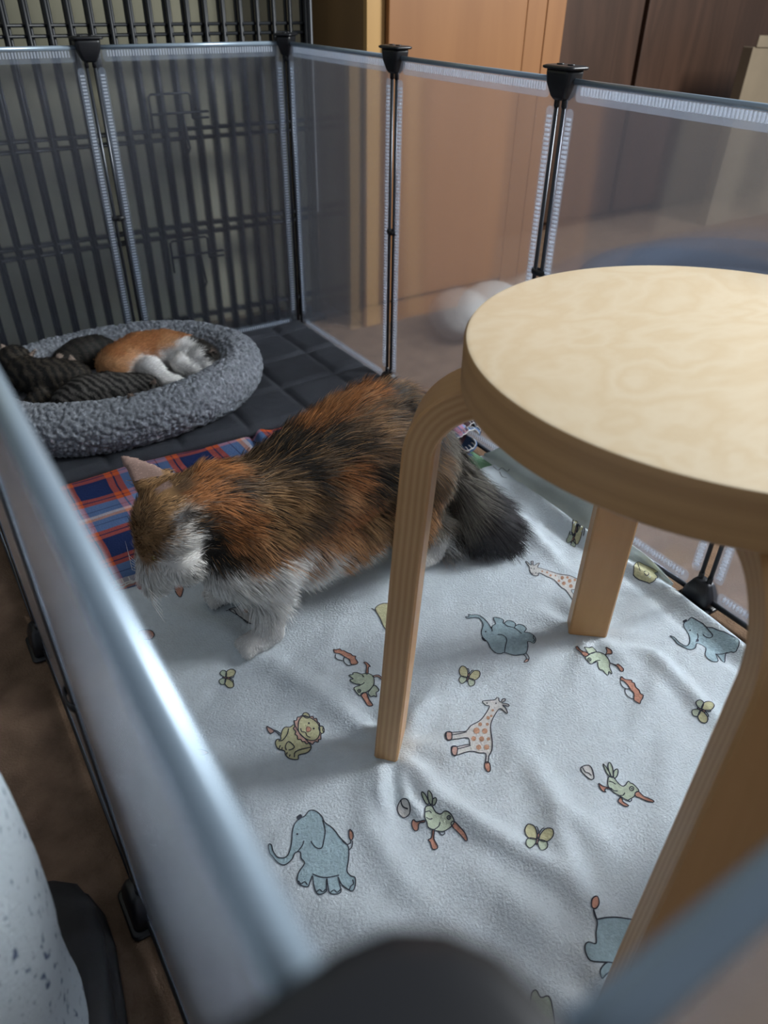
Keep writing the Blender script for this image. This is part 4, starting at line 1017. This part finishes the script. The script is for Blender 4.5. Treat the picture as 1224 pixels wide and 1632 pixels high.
for px, py, c in ((560,770,OR),(545,800,LO),(570,830,OR),(540,870,LO),(590,880,LO),(480,880,LO),(500,905,LO),(550,905,LO),(610,910,LO),(370,830,OR),(395,855,OR),(410,880,LO),(350,800,OR),(420,900,LO),(640,840,LO),(450,845,TA),(430,815,TA),(470,815,TA),(500,840,BR),(620,860,TA),(600,840,TA),
                  (500,770,BK),(470,760,BK),(520,745,BR),(520,810,BR),(440,770,BR),(455,790,BR),(600,790,BK),(610,760,BK),(600,740,BR),(630,800,BR),(650,780,BR),(580,715,BK),(545,730,BK),(620,700,TA),(640,730,BR),(640,680,BR),(405,790,BR),(380,790,BK),
                  (335,850,BK),(350,880,BK),(380,900,BK),(320,835,BR),(340,905,BK),(300,830,WH),(300,870,WH),(315,900,WH),(340,925,WH),(390,935,WH),(440,945,WH),(500,950,WH),(560,955,WH),(620,950,WH),(440,925,WH),(480,905,WH),(520,905,WH),(480,928,WH),(520,930,WH),(560,928,WH),(600,922,WH),(630,915,WH),(270,905,WH)):
    CS.append((sy(px, py), c))
    p = sy(px, py); CS.append(((p[0] + 0.006, 1.276 - p[1], p[2] - 0.03), c))
for px, py, c in ((480,705,BK),(500,675,OR),(530,665,OR),(560,645,OR),(590,625,OR),(550,625,LO),(515,640,LO),(520,700,BK),(560,690,BR),(610,650,BR),(600,603,BR),(640,605,TA),(630,630,GY),(650,640,BR),(660,660,GY),(430,720,BK),(400,745,BR),(440,740,BK),(360,750,OR),(330,755,OR),(345,775,OR),(310,775,OR)):
    CS.append((sy(px, py, 0.625), c))
for px, py, c in ((270,765,TA),(250,790,TA),(280,800,TA),(300,770,BR),(240,820,TA),(255,850,TA),(240,880,TA),(265,820,TA),(240,920,WH),(280,850,TA)):
    CS.append((sy(px, py, 0.60), c)); p = sy(px, py, 0.60); CS.append(((p[0], p[1] + 0.06, p[2] - 0.02), c))
for s in ((0.22, 0.58, 0.05), (0.22, 0.68, 0.05), (0.23, 0.61, 0.09), (0.23, 0.66, 0.09), (0.26, 0.60, 0.075), (0.30, 0.60, 0.070), (0.34, 0.60, 0.070), (0.38, 0.60, 0.074), (0.30, 0.638, 0.065), (0.38, 0.638, 0.07), (0.20, 0.64, 0.10), (0.47, 0.60, 0.035), (0.47, 0.68, 0.035), (0.12, 0.637, 0.115), (0.24, 0.60, 0.075)): CS.append((s, WH))
for s in ((0.53, 0.634, 0.12), (0.56, 0.62, 0.085), (0.585, 0.605, 0.066), (0.61, 0.59, 0.055), (0.54, 0.60, 0.06)): CS.append((s, (0.045, 0.043, 0.045)))
for s in ((0.505, 0.64, 0.17), (0.50, 0.60, 0.13), (0.49, 0.59, 0.10), (0.52, 0.62, 0.14)): CS.append((s, (0.15, 0.135, 0.11)))
base_col = seedcol(CS, 0.010, 30)
def cat_col(P, rng):
    c = base_col(P, rng)
    st = vnoise(np.stack([P[:, 0] * 60, P[:, 1] * 60, P[:, 2] * 160], 1), 77)     # ticking of the coat
    lum = c.mean(axis=1, keepdims=True)
    c = c * (1 + 0.35 * st[:, None] * (lum < 0.5))
    if rng is not None:
        tick = rng.random(len(P)) < 0.14
        dark = (c.mean(axis=1) < 0.12) & tick & (P[:, 0] < 0.49); c[dark] = np.array(TA) * 0.9
        mid = (c.mean(axis=1) > 0.12) & (c.mean(axis=1) < 0.4) & (rng.random(len(P)) < 0.16); c[mid] = np.array(BK) * 1.5
    ear = (P[:, 2] > 0.222) & (P[:, 0] < 0.16) & (P[:, 1] > 0.64); c[ear] = (0.36, 0.24, 0.20)
    return c
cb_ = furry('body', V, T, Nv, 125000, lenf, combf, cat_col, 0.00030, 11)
cb_.parent = cat; cb_.location = -c0
bm = bmesh.new()
def eye(bm, c, r=0.0065):
    bmesh.ops.create_uvsphere(bm, u_segments=14, v_segments=10, radius=r, matrix=Matrix.Translation(Vector(c)))
for y, nm in ((0.612, 'eye'), (0.664, 'eye')):
    bm = bmesh.new(); eye(bm, (0.124, y + (0.005 if y < 0.638 else -0.005), 0.164), 0.0055); e_ = bmobj(nm, bm, simple('cat_eye', (0.20, 0.16, 0.04), 0.1), cat); e_.location = -c0
bm = bmesh.new(); bmesh.ops.create_uvsphere(bm, u_segments=12, v_segments=8, radius=0.0055, matrix=Matrix.Translation((0.106, 0.637, 0.118)) @ Matrix.Diagonal((0.8, 1.2, 0.8, 1)))
e_ = bmobj('nose', bm, simple('pink_nose', (0.45, 0.20, 0.17), 0.5), cat); e_.location = -c0
for s in (-1, 1):
    for k in range(5):
        bm = bmesh.new(); b0 = Vector((0.115, 0.637 + s * 0.013, 0.120 + k * 0.002)); tube(bm, [b0, b0 + Vector((-0.008, s * 0.02, -0.004 + k * 0.003)), b0 + Vector((-0.004, s * 0.045, -0.014 + k * 0.006))], [0.0004, 0.0003, 0.0001], 4)
        e_ = bmobj('whisker', bm, M_stitch, cat); e_.location = -c0

# ---- kittens asleep in the bed
def kitten(label, spine, extra, colf, n=15000, ln=0.0075, seed=1, comb=(1, 0, -0.3), ears=()):
    up = lambda q: (q[0], q[1], q[2] + 0.006)
    spine = [(up(c), r * 1.14) for c, r in spine]
    sp = chain(spine) + [(up(c), tuple(1.1 * a for a in r) if isinstance(r, tuple) else r * 1.1) for c, r in extra]
    for b, t, wv in ears: sp += [(p, 0.0019) for p, _ in ear_pts(b, t, wv)]
    V, T, Nv = solid_from_spheres(sp, 0.0026, 4)
    if isinstance(colf, list):
        bv = BVHTree.FromPolygons([Vector(v) for v in V], [tuple(int(a) for a in t) for t in T]); sd_ = []
        for px, py, z, c in colf:
            h_ = bv.ray_cast(Vector(CAM), Vector(ray(px, py)).normalized())[0]
            if h_ is not None: sd_.append((tuple(h_), c))
        colf = seedcol(sd_, 0.006, 60, sd=31)
    c0 = Vector(spine[0][0]); c0.z = 0.05
    tips = [np.array(q) for b, t_, wv in ears for q in (t_, (np.array(b) + np.array(t_)) / 2)]; cf0 = colf
    def colf(P, rng):
        c = cf0(P, rng)
        for q in tips: c[np.linalg.norm(P - q, axis=1) < 0.0055] = (0.40, 0.31, 0.25)
        return c
    t = thing('kitten', c0, label, 'kitten', 'kittens asleep in the grey pet bed')
    cv = np.array(comb, float)
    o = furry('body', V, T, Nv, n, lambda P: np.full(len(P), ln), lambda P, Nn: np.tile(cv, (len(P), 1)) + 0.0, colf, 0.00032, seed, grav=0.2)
    o.parent = t; o.location = -c0
    return t
def tabby(base, stripe, freq, axis, seed, belly=None):
    ax = np.array(axis, float); ax /= np.linalg.norm(ax)
    def f(P, rng):
        u = P @ ax + 0.005 * vnoise(P * 60, seed) + 0.002 * vnoise(P * 170, seed + 8) + (rng.normal(0, 0.0008, len(P)) if rng is not None else 0)
        s = np.clip(np.sin(u * freq) * 2.2 + 0.2 + 0.8 * vnoise(P * 90, seed + 3), 0, 1)[:, None]
        return np.array(base) * s + np.array(stripe) * (1 - s)
    return f
DG = (0.060, 0.054, 0.045); DB = (0.012, 0.011, 0.010); LG = (0.15, 0.14, 0.125)
# calico kitten: on its side, back to the crate, head to the right
def zz(px, py, z): return tuple(on_z(px, py, z + 0.012))
cs = []
for px, py, z, c in ((190,560,.12,OR),(215,548,.12,OR),(240,540,.12,OR),(280,530,.12,OR),(305,528,.11,OR),(170,580,.11,LO),(160,600,.09,LO),(185,585,.12,LO),(205,565,.13,LO),(175,605,.08,LO),(195,592,.11,LO),(265,545,.12,LO),(240,550,.13,OR),
                     (222,580,.13,WH),(245,572,.13,WH),(270,566,.13,WH),(295,558,.13,WH),(230,595,.11,WH),(260,590,.12,WH),(290,585,.12,WH),(260,610,.09,WH),(290,605,.09,WH),(320,600,.09,WH),(235,610,.08,WH),(245,600,.1,WH),(275,598,.1,WH),(305,590,.1,WH),(255,615,.1,WH),(300,598,.1,WH),(205,608,.07,WH),(312,570,.12,WH),(320,585,.11,WH),(333,600,.08,WH),
                     (325,545,.11,BK),(335,552,.11,BK),(345,565,.10,BK),(350,578,.10,BK),(336,566,.12,BK),(347,590,.08,BK)):
    cs.append((px, py, z, c))
kitten('orange and white kitten with dark ears sleeping at the right of the bed',
       [(zz(190,590,.078), .034), (zz(225,572,.080), .038), (zz(262,565,.082), .036), (zz(295,568,.082), .030), (zz(322,572,.084), .024)],
       [((zz(325,575,.086)), (.026, .024, .023)), (zz(332,590,.078), .012)] + chain([(zz(290,585,.08), .018), (zz(320,598,.070), .011), (zz(333,598,.068), .009)]) + chain([(zz(240,592,.08), .020), (zz(262,610,.068), .013), (zz(285,614,.062), .010)])
       + chain([(zz(190,600,.072), .02), (zz(210,606,.064), .011), (zz(228,604,.062), .008)]),
       cs, n=22000, ln=0.009, seed=41, comb=(1, 0.2, -0.2),
       ears=((zz(330,560,.104), zz(345,562,.118), (0.006, -0.006, 0.003)), (zz(318,556,.102), zz(322,540,.112), (0.007, 0.004, 0.002))))
# grey tabby in front
kitten('grey striped tabby kitten curled against the front rim of the bed',
       [(zz(110,648,.068), .024), (zz(140,636,.074), .031), (zz(175,628,.076), .029), (zz(205,625,.076), .024), (zz(228,622,.076), .021)],
       [(zz(230,622,.076), (.024, .022, .021)), (zz(245,630,.066), .010)] + chain([(zz(130,650,.06), .014), (zz(170,656,.055), .009)]),
       tabby((0.12, 0.11, 0.098), DB, 620, (0.9, 0.5, 0.2), 5), n=18000, ln=0.006, seed=43, comb=(0.4, -0.6, -0.4),
       ears=((zz(208,634,.092), zz(206,628,.104), (0.007, 0.001, 0.002)), (zz(240,612,.094), zz(247,604,.104), (0.005, -0.005, 0.002))))
# dark tabby in the middle-left
kitten('dark tabby kitten at the left end of the bed with one pale-edged ear up',
       [(zz(120,610,.074), .028), (zz(90,608,.078), .031), (zz(60,606,.080), .029), (zz(35,598,.084), .025)],
       [(zz(25,580,.096), (.027, .026, .025)), (zz(18,598,.08), .014)] + chain([(zz(70,630,.065), .017), (zz(50,648,.055), .011)]),
       tabby((0.060, 0.049, 0.036), DB, 520, (1, 0.2, 0), 9), n=18000, ln=0.0065, seed=47, comb=(0.7, -0.3, -0.5),
       ears=((zz(42,570,.112), zz(57,556,.126), (0.006, -0.004, 0.002)), (zz(8,562,.114), zz(2,548,.126), (0.006, 0.004, 0.002))))
kitten('nearly black kitten tucked behind the others between the orange kitten and the rear rim',
       [(zz(108,580,.074), .022), (zz(130,570,.078), .027), (zz(155,563,.078), .026), (zz(172,566,.074), .022)],
       [(zz(104,584,.078), (.022, .022, .020))],
       tabby((0.035, 0.030, 0.024), DB, 460, (1, 0.4, 0), 13), n=11000, ln=0.0065, seed=53, comb=(0.8, 0.2, -0.4),
       ears=((zz(98,574,.094), zz(92,566,.104), (0.005, 0.004, 0.002)), (zz(112,576,.096), zz(112,566,.106), (0.006, 0, 0.002))))

# ================================================================== person crouching outside the pen
per = thing('person', (-0.13, 0.22, 0), "person crouching left of the pen in pale flecked fleece trousers and a black shoe", 'person')
rings = []; path = [((-0.112, 0.305, 0.045), 0.056, 0.075), ((-0.112, 0.290, 0.090), 0.060, 0.072), ((-0.114, 0.280, 0.16), 0.062, 0.068), ((-0.116, 0.275, 0.24), 0.068, 0.072), ((-0.120, 0.270, 0.32), 0.076, 0.080), ((-0.125, 0.250, 0.385), 0.080, 0.084), ((-0.132, 0.205, 0.425), 0.080, 0.080), ((-0.145, 0.14, 0.44), 0.080, 0.078), ((-0.165, 0.05, 0.43), 0.084, 0.080), ((-0.185, -0.06, 0.42), 0.09, 0.085), ((-0.205, -0.16, 0.42), 0.095, 0.09)]
def frame_rings(path, seg=48, nz=0.004, seed=3):
    P = np.array([p[0] for p in path]); T_ = norm(np.gradient(P, axis=0)); out = []
    P2 = []; 
    for i in range(len(path) - 1):
        for k in range(6):
            t = k / 6; t = t
            P2.append((P[i] * (1 - t) + P[i + 1] * t, T_[i] * (1 - t) + T_[i + 1] * t, path[i][1] * (1 - t) + path[i + 1][1] * t, path[i][2] * (1 - t) + path[i + 1][2] * t))
    P2.append((P[-1], T_[-1], path[-1][1], path[-1][2]))
    for c, t, rx, ry in P2:
        t = t / np.linalg.norm(t); a = np.array([1.0, 0, 0]); a = a - t * (a @ t); a /= np.linalg.norm(a); b = np.cross(t, a)
        ring = np.array([c + a * rx * math.cos(q) + b * ry * math.sin(q) for q in np.linspace(0, 2 * math.pi, seg, endpoint=False)])
        d = norm(ring - c); ring = ring + d * (nz * fbm(ring * np.array([16, 16, 9]), seed, 3))[:, None] * 1.6
        out.append([tuple(p - np.array([-0.13, 0.22, 0])) for p in ring])
    return out
bm = bmesh.new(); loft(bm, frame_rings(path)); bmesh.ops.recalc_face_normals(bm, faces=bm.faces[:]); bmobj('trouser_leg', bm, M_trouser, per)
bm = bmesh.new()
sh = [(0.205, .030, .035), (0.225, .036, .042), (0.27, .038, .060), (0.31, .044, .062), (0.345, .049, .050), (0.375, .049, .042), (0.400, .042, .036), (0.415, .028, .028), (0.421, .010, .016)]
rg = []
for yy, hw, ht in sh:
    ring = []
    for k in range(24):
        q = 2 * math.pi * k / 24; cx_, cz_ = math.cos(q), math.sin(q)
        ring.append((0.055 - 0.008 + hw * np.sign(cx_) * abs(cx_) ** 0.7, yy - 0.22, 0.004 + ht / 2 + (ht / 2) * np.sign(cz_) * abs(cz_) ** 0.7))
    rg.append(ring)
loft(bm, rg); bmesh.ops.recalc_face_normals(bm, faces=bm.faces[:]); so = bmobj('shoe', bm, M_shoe, per)
bm = bmesh.new()
rg = []
for yy, hw, ht in sh: rg.append([(0.047 + (hw + 0.004) * math.cos(2 * math.pi * k / 24), yy - 0.22 + (0.003 if yy > 0.4 else 0), 0.007 + 0.0065 * math.copysign(abs(math.sin(2 * math.pi * k / 24)) ** 0.5, math.sin(2 * math.pi * k / 24))) for k in range(24)])
loft(bm, rg); bmesh.ops.recalc_face_normals(bm, faces=bm.faces[:]); bmobj('sole', bm, M_shoe, so)
